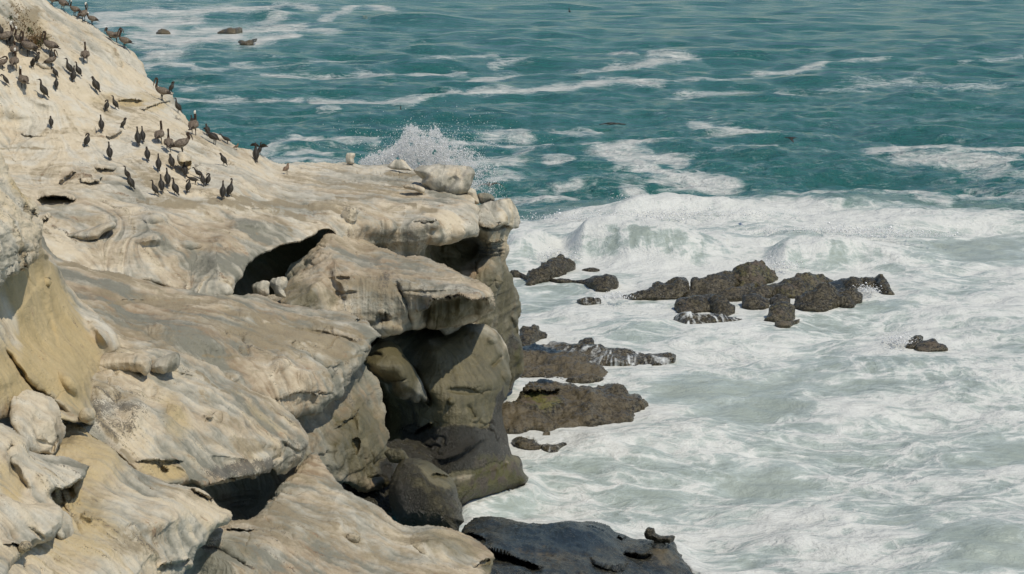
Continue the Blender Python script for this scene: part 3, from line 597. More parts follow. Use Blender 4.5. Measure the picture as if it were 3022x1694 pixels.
# --- big smooth wet face below the nose
B2_out = (c7((640, 560), (760, 470), (860, 400), (1000, 350), (1300, 340), (1460, 375), (1540, 385), (1600, 420), (1640, 470), (1670, 540), (1690, 600), (1693, 650), (1698, 690), (1713, 730), (1715, 760), (1698, 795), (1692, 850), (1668, 920), (1652, 980), (1662, 1060), (1680, 1150), (1690, 1220), (1712, 1300), (1755, 1318), (1775, 1350), (1785, 1420))
          + c9((872, 320), (885, 370), (930, 420), (933, 462), (850, 490), (720, 540), (640, 548), (560, 565), (480, 595), (420, 640), (200, 640), (-100, 500), (-200, 250)) + c7((860, 1300), (800, 1150), (790, 950), (740, 800), (660, 700)))
B2_ctl = [(1407, 958, 57.6), (1319, 1091, 55.8), (1361, 1215, 55.3), (1498, 1070, 57.8), (1481, 1207, 57.6), (1423, 1340, 55.6), (1433, 1444, 56.0), (1549, 1421, 57.4), (1560, 1430, 57.6), (1215, 985, 59.0), (1290, 975, 58.6), (1300, 1030, 56.2), (1262, 1010, 56.7), (1258, 1130, 55.4), (1380, 1010, 57), (1174, 1236, 59), (1205, 1150, 56.3), (1150, 1320, 58), (1260, 1200, 55.7),
          (1270, 1330, 55.4), (1300, 1420, 54.6), (1350, 1380, 54.8), (1200, 1400, 55.5), (1100, 1100, 60), (1460, 1000, 57.8), (1450, 1130, 56.5), (1250, 1075, 56.2), (1380, 1480, 55.4)]
B2_st = [('hole', c7((1360, 850))[0][0], c7((1360, 850))[0][1], 46, 13, 4, 0.2), ('lip', c7((1240, 850), (1270, 825), (1330, 815), (1420, 825), (1480, 815)), 0.12, 8, 0.1, 6), ('rock', 1482, 1108, 26, 20, 30, 0.8), ('bump', 1450, 1000, 18, 14, 0, 0.3), ('groove', c7((1550, 690), (1600, 640), (1640, 590)), 0.3, 8),
         ('groove', c7((1380, 940), (1420, 1000), (1450, 1060)), 0.18, 9), ('groove', c7((1550, 830), (1500, 850), (1480, 890)), 0.12, 5), ('groove', c7((980, 650), (1040, 760), (1100, 880), (1150, 980)), 0.5, 8), ('lip', c7((1000, 1160), (1060, 1120), (1120, 1080), (1165, 1090)), 0.3, 40, 0.6, 20),
         ('lip', c7((1160, 1330), (1240, 1340), (1340, 1300), (1440, 1240), (1560, 1180)), 0.25, 30, 0.08, 20), ('rock', 1225, 1265, 24, 20, 0, 0.8), ('rock', 1530, 1400, 30, 40, 0, 0.5), ('bump', 1330, 1185, 10, 8, 0, 0.2)]
B2_pt = [('wet', 1350, 1130, 190, 210, 0, 0.36), ('wet', 1330, 1280, 170, 30, 0, 0.5), ('wet', 1370, 1340, 200, 60, -10, 0.95), ('wet', 1475, 1270, 26, 120, 0, 0.95), ('algae', 1480, 1400, 120, 70, 30, 0.75), ('brown', 1540, 1410, 40, 60, 0, 0.4), ('algae', 1420, 1450, 110, 40, -10, 0.8), ('wet', 1180, 1250, 90, 120, 0, 0.45), ('wet', 1240, 1350, 90, 60, 0, 0.9), ('ochre', 1300, 1100, 150, 150, 0, 0.2)]
relief('cliff_face', B2_out, B2_ctl, stamps=B2_st, paint=B2_pt, base=(0.4, 0.1, 0.0, 0.12, 0, -0.1), bed=0.03, drop=0.05, seed=12, rw=34, rr=1.0, amps=((0.6, 0.16, 3), (2.0, 0.035, 4)), flute=0.012, wetline=(0.2, 1.2), lic_n=10)

# --- rounded wet bulge hanging left of the face
relief('cliff_bulge', c7((655, 640), (690, 590), (720, 535), (790, 495), (850, 500), (910, 535), (940, 590), (990, 655), (1040, 755), (1080, 840), (1112, 920), (1080, 925), (1060, 908), (1040, 930), (1010, 925), (990, 898), (960, 905), (900, 890), (850, 850), (830, 800), (760, 765), (700, 735), (668, 700)),
       [(1100, 1040, 54.2), (1160, 1010, 54.8), (1180, 1080, 53.7), (1120, 1090, 53.6), (1240, 1170, 54.6), (1150, 1130, 54), (1200, 1160, 54.2)], stamps=[('groove', c7((690, 610), (740, 590), (800, 600)), 0.35, 6), ('groove', c7((850, 780), (900, 775), (960, 765)), 0.15, 4)],
       paint=[('wet', 1160, 1060, 140, 120, 0, 0.4), ('pale', 1150, 1040, 60, 30, 20, 0.3)], base=(0.45, 0.1, 0.05, 0.05, 0, 0), seed=14, rw=46, rr=1.1, sea=False, flute=0.012)

# --- wall of the gully
C2_out = c7((640, 640), (690, 720), (740, 780), (778, 870), (792, 960), (800, 1050), (820, 1150), (822, 1250), (870, 1275), (940, 1290), (950, 1340), (900, 1420), (860, 1500), (700, 1560), (300, 1460), (120, 1300), (60, 1000), (250, 900), (500, 760))
C2_ctl = [(1040, 1120, 50.6), (1100, 1200, 51.2), (950, 1240, 48.0), (1130, 1300, 50.6), (1000, 1400, 47.6), (1100, 1450, 49), (1180, 1390, 50.6), (900, 1300, 46.6), (1060, 1280, 49.0), (1050, 1380, 48.4), (1140, 1220, 52), (980, 1180, 49.2)]
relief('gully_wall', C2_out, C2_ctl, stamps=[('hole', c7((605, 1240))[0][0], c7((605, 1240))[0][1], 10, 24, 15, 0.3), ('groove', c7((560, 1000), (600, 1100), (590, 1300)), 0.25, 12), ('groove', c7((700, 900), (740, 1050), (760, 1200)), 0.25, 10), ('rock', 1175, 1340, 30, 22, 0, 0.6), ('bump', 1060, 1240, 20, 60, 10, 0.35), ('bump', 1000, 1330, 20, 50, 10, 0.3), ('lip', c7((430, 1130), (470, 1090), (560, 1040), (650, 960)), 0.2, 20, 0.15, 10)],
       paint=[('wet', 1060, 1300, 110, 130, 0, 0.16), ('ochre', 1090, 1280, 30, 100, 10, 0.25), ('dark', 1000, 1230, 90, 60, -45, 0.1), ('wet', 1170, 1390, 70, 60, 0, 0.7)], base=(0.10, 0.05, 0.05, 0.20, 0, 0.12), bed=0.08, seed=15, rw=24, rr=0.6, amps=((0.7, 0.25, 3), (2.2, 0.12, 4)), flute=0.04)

relief('gully_floor', c7((600, 1300), (760, 1260), (900, 1220), (1020, 1230), (1120, 1300), (1100, 1420), (1000, 1560), (900, 1700), (600, 1700), (500, 1500)),
       [(1100, 1360, 52), (1200, 1320, 54.5), (1240, 1350, 54), (1200, 1400, 52), (1150, 1450, 50.5), (1150, 1520, 49.2), (1100, 1500, 49)], base=(0.1, 0, 0.1, 0.85, 0.05, 0.2), seed=17, rw=10, rr=0.2, amps=((0.9, 0.3, 3), (3, 0.18, 4)), ridged=0.5, wetline=(0.5, 3))

# --- third bench, broad grey rock running out to the ledge above the gully
C_out = (c5((60, 560), (113, 500), (250, 515), (330, 640), (400, 700), (520, 745), (600, 765), (700, 785), (870, 805), (1000, 815), (1150, 860), (1300, 900), (1420, 928), (1560, 938), (1640, 930), (1760, 950), (1900, 988))
         + c7((0, 222), (100, 228), (200, 245), (320, 270), (420, 290), (540, 292), (620, 320), (690, 352), (740, 405), (802, 455), (790, 480), (740, 500), (715, 520), (722, 545), (690, 590), (660, 640), (652, 680), (600, 735), (545, 795), (500, 850), (490, 890), (430, 908), (382, 945), (365, 975), (345, 1005), (250, 1030), (185, 1042), (130, 1040), (50, 1000))
         + sr((700, 1230), (560, 1150), (400, 1050), (250, 980), (120, 900), (70, 800)))
C_ctl = [(180, 800, 47.6), (113, 690, 49.2), (300, 800, 49.2), (400, 830, 49.3), (600, 862, 49.6), (800, 888, 51), (980, 910, 51.4), (1040, 930, 51), (1128, 993, 50.2), (400, 950, 45.6), (650, 950, 47.3), (900, 1000, 48.6), (1070, 1080, 48.9), (700, 1080, 45.3), (900, 1100, 46.3), (960, 1160, 46.6), (880, 1232, 45.8), (820, 1150, 45.0), (500, 1050, 43.6), (1020, 1150, 48.0),
         (300, 900, 45.4), (1080, 1010, 49.5), (760, 1010, 46.7), (1050, 1110, 48.5), (790, 1200, 44.6), (900, 1180, 46.0), (700, 1160, 44)]
C_st = [('bump', 520, 970, 150, 50, 15, 0.70), ('bump', 640, 1010, 120, 50, 25, 0.50), ('bump', 350, 850, 90, 30, 15, 0.40), ('bump', 730, 925, 34, 20, 20, 0.45), ('bump', 812, 930, 30, 18, 10, 0.4), ('bump', 660, 900, 60, 12, 8, 0.35), ('hole', 430, 890, 12, 6, 5, 0.07),
        ('bump', 828, 1075, 32, 48, 0, 0.5), ('bump', 905, 1110, 34, 40, 0, 0.38), ('groove', c7((0, 375), (150, 400), (330, 430), (520, 475), (640, 520)), 0.15, 5), ('groove', c7((60, 460), (200, 480), (400, 500)), 0.10, 4), ('groove', c5((380, 730), (600, 770), (840, 830)), 0.15, 5),
        ('bump', 980, 960, 110, 20, 10, 0.35), ('bump', 870, 1000, 80, 16, 8, 0.35), ('groove', c5((700, 970), (960, 960), (1200, 970), (1400, 975)), 0.12, 4), ('groove', c5((1650, 1060), (1720, 1130), (1840, 1160), (1999, 1190)), 0.15, 5),
        ('lip', c7((0, 900), (60, 905), (130, 880), (200, 850), (260, 860), (330, 880), (380, 860), (430, 870)), 0.14, 30, 0.05, 16), ('bump', 850, 1180, 24, 18, 0, -0.14), ('bump', 920, 1185, 22, 20, 0, -0.14), ('groove', c7((640, 300), (720, 350), (760, 420)), 0.07, 5), ('bump', 690, 1110, 36, 30, 20, 0.4),
        ('bump', 1000, 1060, 60, 30, -30, 0.25), ('lip', c7((600, 360), (610, 340), (640, 345)), 0.2, 10, 0.2, 8)]
C_pt = [('line:brown', c7((0, 375), (150, 400), (330, 430), (520, 475), (640, 520)), 5, 0.8), ('line:brown', c7((60, 460), (200, 480), (420, 505)), 5, 0.6), ('line:brown', c5((380, 730), (600, 770), (850, 830)), 5, 0.8), ('line:brown', c5((700, 970), (960, 965), (1200, 970), (1420, 980)), 4, 0.6), ('line:brown', c5((1650, 1060), (1720, 1130), (1840, 1160), (1999, 1190)), 5, 0.9), ('line:brown', c7((230, 320), (420, 400), (700, 470)), 4, 0.6), ('line:brown', c5((1340, 1320), (1480, 1345), (1560, 1340)), 4, 0.8), ('line:brown', c7((380, 560), (520, 620), (640, 600)), 4, 0.5),
        ('pale', 560, 980, 300, 110, 12, -0.15), ('brown', 850, 1010, 300, 50, 6, 0.30), ('brown', 420, 880, 160, 20, 10, 0.35), ('brown', 900, 950, 260, 16, 8, 0.3), ('brown', 640, 1100, 120, 50, 30, 0.25), ('pale', 830, 1100, 90, 70, 0, 0.25), ('pale', 960, 960, 120, 26, 10, 0.2), ('brown', 1000, 1080, 90, 60, -40, 0.3), ('pale', 230, 770, 90, 40, 20, 0.1)]
relief('cliff_bench', C_out, C_ctl, stamps=C_st, paint=C_pt, base=(0.36, 0.08, 0.30, 0, 0, 0.06), skirt=((1.5, 0.1), (5, 0.8), (9, 3.0)), bed=0.06, seed=18, rw=24, rr=0.55, sea=False, amps=((0.5, 0.20, 3), (1.6, 0.085, 4), (5.0, 0.04, 3)), flute=0.04)

# --- left wall of yellow sandstone
H_out = (c5((-160, 500), (160, 480), (245, 540), (262, 610), (300, 650), (345, 720), (400, 800), (440, 850), (490, 915), (540, 965), (600, 1010), (660, 1060), (720, 1130), (790, 1200), (800, 1290), (700, 1340)) + c6((780, 60), (800, 200), (790, 330), (740, 430), (640, 450), (500, 440), (430, 420), (340, 420), (100, 420), (-200, 420)))
H_ctl = [(0, 837, 36.3), (113, 729, 39.5), (117, 855, 39), (180, 810, 43), (252, 887, 43.6), (360, 963, 42.6), (68, 990, 36.6), (203, 1013, 39.2), (45, 1095, 34.4), (200, 1117, 37.0), (263, 1228, 36.6), (134, 1184, 35.2), (150, 950, 39), (300, 1000, 41.2), (0, 1220, 33.5), (-60, 1000, 34), (330, 1080, 41.2), (100, 1060, 36), (340, 1180, 41.0), (320, 1250, 39.6), (275, 1180, 38.6)]
H_st = [('groove', c5((10, 1270), (60, 1340), (120, 1420)) + c6((160, 160), (240, 240), (380, 340), (500, 410)), 0.7, 10), ('bump', 220, 1140, 26, 80, -38, 0.9), ('lip', c6((200, 60), (280, 120), (380, 210), (490, 310)), 0.0, 8, 0.0, 8),
        ('bump', 300, 985, 20, 60, -38, 0.8), ('bump', 60, 900, 30, 80, -20, 0.4), ('groove', c5((120, 760), (240, 900), (330, 1100), (380, 1300)), 0.15, 6),
        ('rock', 128, 834, 13, 9, 0, 1.0), ('bump', 140, 750, 12, 12, 0, 0.4)]
H_pt = [('ochre', 110, 900, 110, 200, -20, 0.55), ('ochre', 190, 1050, 160, 140, -30, 0.5), ('ochre', 60, 1100, 140, 120, -30, 0.5), ('pale', 290, 960, 90, 40, 45, 0.4), ('ochre', 290, 960, 80, 36, 45, -0.5), ('pale', 50, 980, 26, 120, -15, 0.3), ('ochre', 40, 970, 22, 120, -15, -0.45), ('brown', 100, 1130, 30, 60, -40, 0.4), ('ochre', 215, 1140, 60, 100, -38, 0.35), ('brown', 300, 1110, 40, 60, 0, 0.2)]
relief('sandstone_wall', H_out, H_ctl, stamps=H_st, paint=H_pt, base=(0.62, 0.34, 0.06, 0, 0, -0.12), bed=0.04, seed=21, rw=18, rr=0.2, sea=False, amps=((0.6, 0.20, 3), (2.0, 0.04, 4)), flute=0.02)

# --- fourth ledge with its overhanging nose, and the pair of knobs at its head
E_out = c6((560, 120), (575, 70), (640, 20), (740, -20), (820, -30), (1000, -40), (1190, -20), (1330, 28), (1450, 85), (1500, 138), (1600, 190), (1720, 242), (1800, 275), (1880, 345), (1950, 405), (1990, 465), (2020, 520), (2030, 580), (2018, 650), (1990, 695), (1940, 745), (1880, 785), (1832, 800), (1800, 760), (1740, 765), (1690, 780), (1600, 815), (1500, 836), (1420, 850), (1340, 872), (1250, 850), (1200, 870), (1090, 870), (1000, 830), (900, 790), (800, 700), (700, 620), (600, 560), (500, 480), (520, 420), (600, 400), (620, 330), (590, 240))
E_ctl = [(254, 1086, 40.0), (446, 1117, 41.0), (553, 1045, 43.2), (669, 1112, 43.6), (838, 1204, 44.2), (900, 1310, 43.4), (669, 1228, 40.8), (446, 1273, 38.0), (312, 1250, 37.4), (713, 1325, 40.4), (713, 1368, 39.9), (790, 1360, 41.4), (830, 1290, 42.6), (535, 1360, 37.9), (535, 1407, 37.6), (598, 1430, 37.9), (300, 1160, 38.6), (560, 1160, 41.2), (760, 1250, 42), (640, 1290, 39.9), (640, 1400, 38.7), (820, 1400, 42.2), (380, 1350, 36.8)]
E_st = [('lip', c6((1250, 855), (1340, 862), (1420, 845), (1520, 825), (1620, 800), (1700, 772), (1780, 735), (1830, 705)), 0.4, 46, 0.3, 8), ('bump', 690, 1345, 90, 14, 8, 0.25), ('bump', 335, 1190, 50, 40, 30, -0.5), ('bump', 440, 1160, 24, 30, 20, -0.35),
        ('hole', c6((1080, 770))[0][0], c6((1080, 770))[0][1], 70, 26, 8, 0.12), ('bump', 520, 1200, 26, 60, 30, 0.35), ('rock', 613, 1232, 22, 12, 0, 0.8), ('hole', 645, 1225, 12, 18, 0, 0.08), ('hole', 690, 1215, 14, 20, 0, 0.08), ('groove', c6((1850, 560), (1920, 610), (2000, 660)), 0.15, 5), ('groove', c6((1780, 700), (1850, 660), (1900, 560)), 0.21, 5),
        ('bump', 800, 1310, 30, 14, 20, 0.21), ('bump', 620, 1150, 60, 26, 30, 0.42), ('groove', c6((1100, 100), (1300, 150), (1500, 230)), 0.18, 6), ('bump', 400, 1230, 40, 60, 0, 0.42), ('hole', c6((1090, 750))[0][0], c6((1090, 750))[0][1], 6, 4, 0, 0.2), ('lip', c6((880, 700), (1000, 690), (1150, 695), (1230, 700)), 0.2, 20, 0.2, 16)]
E_pt = [('line:dark', c6((1440, 760), (1600, 740), (1760, 720)), 14, 0.35), ('line:brown', c6((1300, 110), (1450, 220), (1560, 250)), 5, 0.6), ('line:brown', c6((600, 350), (800, 600), (880, 700)), 8, 0.5), ('pale', 350, 1200, 140, 110, 20, 0.15), ('dark', 335, 1215, 100, 110, 30, 0.42), ('brown', 340, 1210, 90, 90, 30, 0.2), ('ochre', 520, 1230, 46, 80, -20, 0.35), ('ochre', 480, 1390, 90, 30, 10, 0.7), ('brown', 700, 1310, 130, 24, 8, 0.45), ('brown', 760, 1180, 130, 30, 35, 0.35), ('dark', 700, 1385, 130, 26, -8, 0.6), ('dark', 870, 1330, 60, 40, -50, 0.3), ('pale', 420, 1250, 60, 120, 0, 0.2), ('pale', 690, 1345, 100, 20, 8, 0.2), ('brown', 650, 1240, 70, 40, 0, 0.25), ('ochre', 780, 1230, 120, 22, 38, 0.3)]  # dark specks in the hollow also carry painted shade below the knobs
relief('cliff_ledge', E_out, E_ctl, stamps=E_st, paint=E_pt, base=(0.52, 0.24, 0.20, 0, 0, 0.05), bed=0.06, seed=24, rw=24, rr=0.55, sea=False, amps=((0.6, 0.17, 3), (1.8, 0.08, 4), (5.5, 0.04, 3)), flute=0.035)

# --- shaded recess below the ledge
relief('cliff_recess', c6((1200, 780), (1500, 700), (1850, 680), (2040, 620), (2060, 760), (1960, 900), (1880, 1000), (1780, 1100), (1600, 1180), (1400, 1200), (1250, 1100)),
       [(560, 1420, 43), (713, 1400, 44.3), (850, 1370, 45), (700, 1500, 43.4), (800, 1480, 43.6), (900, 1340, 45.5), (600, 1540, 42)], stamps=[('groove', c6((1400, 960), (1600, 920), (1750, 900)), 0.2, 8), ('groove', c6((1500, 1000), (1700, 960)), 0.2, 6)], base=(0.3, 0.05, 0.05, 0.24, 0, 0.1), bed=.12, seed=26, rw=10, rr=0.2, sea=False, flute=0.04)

# --- long ramp of pinkish rock at the bottom
G_out = dd((790, 1140), (812, 1172), (835, 1202), (870, 1230), (920, 1262), (975, 1290), (1010, 1318), (1080, 1322), (1150, 1338), (1215, 1372), (1241, 1395), (1236, 1425), (1225, 1450), (1200, 1520), (420, 1520), (470, 1440), (490, 1390), (540, 1330), (600, 1310), (650, 1290), (690, 1230), (740, 1180))
G_ctl = [(938, 1365, 44.6), (1100, 1480, 43.4), (1200, 1552, 43.4), (1440, 1640, 43.2), (1440, 1694, 42.0), (800, 1550, 39.3), (1000, 1600, 40.6), (700, 1600, 37.6), (600, 1690, 36.6), (1100, 1694, 39.8), (800, 1460, 41.6), (900, 1500, 41.6), (620, 1620, 36.8), (1250, 1620, 42), (700, 1540, 39.2), (600, 1560, 38.5)]
G_st = [('groove', c6((1340, 1270), (1430, 1270), (1540, 1330), (1660, 1410)), 0.36, 7), ('bump', 740, 1620, 60, 24, 25, 0.28), ('lip', c6((1480, 1150), (1560, 1140), (1640, 1150), (1700, 1130)), 0.3, 20, 0.2, 10), ('groove', c9((0, 900), (120, 1000), (260, 1090), (350, 1150)), 0.12, 5), ('lip', c9((480, 1100), (560, 1060), (650, 1020)), 0.15, 20, 0.3, 20), ('rock', 1040, 1590, 16, 12, 0, 0.7), ('bump', 1000, 1540, 60, 30, 30, 0.35), ('bump', 1280, 1600, 80, 30, 20, 0.42)]
G_pt = [('line:dark', c6((1340, 1270), (1430, 1270), (1540, 1330), (1660, 1410)), 5, 0.5), ('line:brown', c6((1700, 1100), (1850, 1200), (1990, 1300)), 8, 0.3), ('brown', 900, 1560, 220, 110, 25, 0.22), ('wet', 1330, 1610, 130, 50, 20, 0.22), ('wet', 720, 1600, 90, 40, 20, 0.22), ('pale', 1000, 1500, 120, 40, 35, 0.15), ('ochre', 1350, 1600, 110, 40, 20, 0.25), ('wet', 1450, 1680, 40, 40, 0, 0.3)]
relief('cliff_ramp', G_out, G_ctl, stamps=G_st, paint=G_pt, base=(0.40, 0.12, 0.28, 0, 0, 0.05), bed=0.08, seed=28, rw=24, rr=0.5, sea=False, amps=((0.6, 0.17, 3), (1.8, 0.08, 4), (5.5, 0.04, 3)), flute=0.03)

# --- foreground slope ending in the rounded lobe
F_out = c6((-300, 300), (100, 320), (330, 340), (430, 400), (560, 492), (700, 602), (800, 690), (870, 748), (925, 768), (1000, 800), (1100, 838), (1220, 850), (1320, 880), (1395, 930), (1428, 962), (1455, 992), (1522, 1032), (1532, 1068), (1500, 1110), (1430, 1150), (1392, 1200), (1368, 1250), (1310, 1298), (1285, 1340), (1278, 1390), (1230, 1420), (1190, 1480), (1150, 1660), (-300, 1660))
F_ctl = [(187, 1228, 37), (312, 1335, 35.3), (446, 1429, 35.8), (624, 1474, 36.4), (678, 1523, 36.2), (491, 1518, 34.2), (602, 1607, 35.0), (535, 1674, 34.0), (312, 1496, 33.2), (312, 1674, 31), (134, 1451, 32.8), (134, 1674, 29.8), (0, 1362, 33.8), (0, 1674, 28.4), (-100, 1674, 28), (420, 1600, 32.6), (570, 1560, 35.1), (560, 1450, 36.2), (-100, 1300, 33.8)]
F_st = [('bump', 520, 1530, 110, 40, 10, 0.28), ('bump', 430, 1590, 90, 40, 0, -0.25), ('lip', c6((1240, 850), (1300, 900), (1380, 940), (1425, 965)), 0.25, 14, 0.12, 10), ('lip', c6((1030, 1420), (1080, 1385), (1150, 1365), (1230, 1360), (1280, 1340)), 0.3, 16, 0.35, 16), ('groove', c6((970, 885), (1010, 893), (1040, 893)), 0.15, 3), ('bump', 450, 1450, 60, 12, 0, -0.1),
        ('rock', 256, 1530, 20, 14, 20, 0.9), ('bump', 330, 1540, 60, 40, 30, 0.21), ('groove', c6((420, 360), (520, 450), (600, 520)), 0.15, 8), ('hole', 190, 1440, 30, 44, 0, 0.36), ('bump', 200, 1480, 10, 40, -20, 0.28), ('bump', 480, 1640, 60, 26, 20, 0.28)]
F_pt = [('ochre', 250, 1330, 160, 110, 35, 0.42), ('ochre', 230, 1560, 150, 120, 30, 0.35), ('brown', 430, 1600, 120, 60, 0, 0.5), ('brown', 500, 1455, 150, 26, 6, 0.35), ('pale', 560, 1530, 140, 70, 20, 0.25), ('dark', 420, 1610, 110, 40, 10, 0.18), ('brown', 270, 1500, 40, 30, 20, 0.3), ('brown', 210, 1260, 40, 60, 45, 0.35), ('pale', 560, 1650, 90, 40, 0, 0.2), ('ochre', 190, 1440, 50, 60, 0, 0.5)]
relief('cliff_lobe', F_out, F_ctl, stamps=F_st, paint=F_pt, base=(0.64, 0.30, 0.14, 0, 0, 0.02), bed=0.07, seed=31, rw=26, rr=0.6, sea=False, amps=((0.7, 0.14, 3), (2.0, 0.065, 4), (6.5, 0.032, 3)), flute=0.028)

# --- foreground shelves on the left, stepping towards the camera
relief('outcrop', c6((75, 250), (110, 230), (200, 240), (290, 275), (345, 300), (385, 345), (405, 400), (418, 470), (412, 550), (385, 650), (345, 662), (270, 640), (190, 640), (120, 560), (80, 400)),
       [(60, 1160, 34.2), (150, 1190, 34.6), (180, 1250, 34.3), (100, 1280, 33.1), (150, 1330, 33.6), (60, 1250, 33), (185, 1300, 34.4)], stamps=[('groove', c6((340, 640), (355, 580), (390, 520)), 0.3, 5), ('bump', 110, 1230, 24, 40, 0, -0.12), ('groove', c6((270, 560), (310, 580), (350, 590)), 0.2, 4)],
       base=(0.75, 0.05, 0.1, 0, 0, 0.12), seed=33, rw=26, rr=0.5, sea=False, bed=0.08, amps=((0.9, 0.12, 3), (3, 0.06, 4)), flute=0.03)
relief('outcrop', c6((-160, 440), (0, 440), (60, 480), (150, 540), (182, 570), (195, 622), (260, 655), (330, 668), (440, 664), (540, 698), (606, 722), (592, 765), (577, 808), (530, 826), (490, 850), (430, 890), (372, 904), (350, 930), (380, 970), (400, 1010), (300, 1050), (-160, 1050)),
       [(0, 1260, 31.8), (66, 1285, 32.2), (150, 1350, 32.4), (250, 1372, 32.6), (250, 1410, 32.2), (190, 1440, 31.6), (100, 1450, 31), (0, 1400, 30.8), (-60, 1350, 31), (130, 1400, 31.4), (60, 1500, 30.2), (0, 1330, 31.2)], stamps=[('lip', c6((360, 905), (430, 888), (490, 850), (530, 826), (580, 806)), 0.25, 30, 0.2, 8), ('hole', 30, 1315, 14, 10, 0, 0.3), ('groove', c6((20, 600), (100, 760), (200, 920)), 0.3, 10), ('bump', 80, 1290, 40, 16, 30, 0.3)],
       paint=[('pale', 190, 1390, 90, 50, 0, 0.25), ('ochre', 30, 1420, 40, 80, -20, 0.5), ('dark', 180, 1410, 60, 40, 0, 0.15), ('ochre', 250, 1370, 40, 14, 10, 0.4)], base=(0.68, 0.2, 0.1, 0, 0, 0.04), seed=35, rw=26, rr=0.55, sea=False, bed=0.08, amps=((0.9, 0.12, 3), (3, 0.05, 4)), flute=0.03)
relief('outcrop', c6((-160, 900), (0, 908), (80, 945), (180, 968), (300, 968), (380, 982), (410, 1010), (412, 1060), (400, 1130), (370, 1180), (330, 1210), (265, 1245), (210, 1290), (170, 1330), (100, 1390), (60, 1450), (0, 1560), (-160, 1660)),
       [(0, 1465, 29.6), (90, 1480, 30.2), (170, 1490, 30.6), (170, 1550, 30.1), (100, 1600, 29.4), (40, 1660, 28.4), (0, 1560, 28.9), (-60, 1600, 28.3), (0, 1690, 27.6)], stamps=[('lip', c6((0, 1240), (80, 1235), (150, 1250), (190, 1275)), 0.2, 18, 0.15, 10), ('groove', c6((180, 1130), (260, 1180), (300, 1220)), 0.2, 5), ('rock', 72, 1620, 16, 20, 20, 0.6)],
       paint=[('pale', 100, 1530, 120, 60, 0, 0.2), ('ochre', 30, 1640, 60, 50, 0, 0.35)], base=(0.72, 0.08, 0.12, 0, 0, 0.05), seed=37, rw=26, rr=0.6, sea=False, bed=0.08, amps=((0.9, 0.12, 3), (3, 0.05, 4)), flute=0.03)
relief('outcrop', c6((350, 1020), (420, 1030), (470, 1080), (486, 1140), (485, 1200), (462, 1243), (395, 1242), (350, 1200), (330, 1120)), [(170, 1510, 31.3), (210, 1560, 31.4), (180, 1600, 31)], base=(0.66, 0.15, 0.16, 0, 0, 0.05), seed=38, rw=30, rr=0.6, sea=False)

# --- crumbling nearest buttress at the left edge
relief('crumbling_buttress', c5((-200, -60), (-20, 30), (0, 75), (22, 110), (40, 150), (60, 185), (85, 225), (112, 250), (125, 290), (160, 315), (190, 330), (215, 370), (225, 420), (250, 460), (242, 540), (235, 590), (225, 680), (200, 702), (140, 735), (100, 772), (60, 780), (30, 800), (0, 862), (-200, 900)),
       [(0, 500, 36.4), (40, 560, 36.4), (90, 640, 36.6), (105, 700, 36.4), (60, 720, 35.4), (0, 700, 34.6), (0, 830, 34.8), (-60, 700, 34), (60, 790, 35.6), (0, 600, 35.4)], stamps=[('hole', 85, 640, 8, 24, -15, 0.4), ('hole', 60, 620, 9, 18, -25, 0.4), ('hole', 50, 745, 22, 14, 0, 0.35), ('lip', c5((10, 790), (60, 765), (110, 745), (170, 700), (215, 680)), 0.3, 20, 0.2, 10)],
       paint=[('brown', 60, 740, 60, 40, -20, 0.45), ('ochre', 50, 560, 30, 60, -30, 0.4), ('brown', 85, 640, 20, 40, -20, 0.4)], base=(0.66, 0.2, 0.2, 0, 0, 0.15), seed=41, rw=16, rr=0.4, sea=False, amps=((1.2, 0.16, 3), (4, 0.14, 4), (11, 0.05, 3)), ridged=0.5, flute=0.01, jit=4)

# ================================================================== single rocks standing on the cliff
def rock_thing(name, outline, d, label, bulge=None, rw=None, tilt=0.0, lean=0.0, mat=None, group=None, cat='rock', **kw):
    p = np.array([q[:2] for q in outline]); c = p.mean(0); ext = p.max(0) - p.min(0); m = min(ext)
    if callable(d): d0 = d(c[0], p[:, 1].max())
    else: d0 = d
    r_ = rw or 0.5 * m; b_ = bulge if bulge is not None else 0.45 * m * d0 / FPX
    vb = p[:, 1].max()
    f = lambda U, V: d0 + tilt * (U - c[0]) * d0 / FPX + lean * (vb - V) * d0 / FPX
    kw.setdefault('base', (0.6, 0.05, 0.12, 0, 0, 0.05)); kw.setdefault('amps', ((1.2, 0.07, 3), (4, 0.025, 3))); kw.setdefault('step', 1.9); kw.setdefault('sea', False); kw.setdefault('flute', 0.02)
    mp = m * d0 / FPX
    kw.setdefault('skirt', ((1.0, 0.15 * mp), (0.12 * m, 0.6 * mp), (0.3 * m, 1.1 * mp)))
    o = relief(name, outline, dfun=f, rw=r_, rr=b_, mat=mat, **kw)
    return tag(o, label, cat, group)

rock_thing('boulder', c4((1245, 368), (1290, 340), (1360, 328), (1430, 320), (1530, 330), (1640, 336), (1680, 355), (1692, 395), (1672, 450), (1655, 490), (1625, 528), (1560, 555), (1500, 562), (1440, 548), (1390, 520), (1350, 492), (1312, 462), (1318, 430), (1280, 400)), 65.0,
           'big pale streaked boulder overhanging the outer end of the flat bench', tilt=-0.25, lean=0.55, rw=40, bulge=0.9, seed=51, base=(0.62, 0.12, 0.02, 0.02, 0, 0.03), stamps=[('groove', c4((1560, 400), (1500, 470), (1450, 540)), 0.2, 10), ('groove', c4((1640, 340), (1600, 380), (1580, 420)), 0.25, 7)])
rock_thing('rock', c4((1172, 478), (1200, 462), (1250, 465), (1300, 480), (1335, 500), (1330, 525), (1300, 532), (1270, 515), (1220, 505), (1185, 498)), 64.5, 'small white rock wedged at the left foot of the big streaked boulder', seed=52)
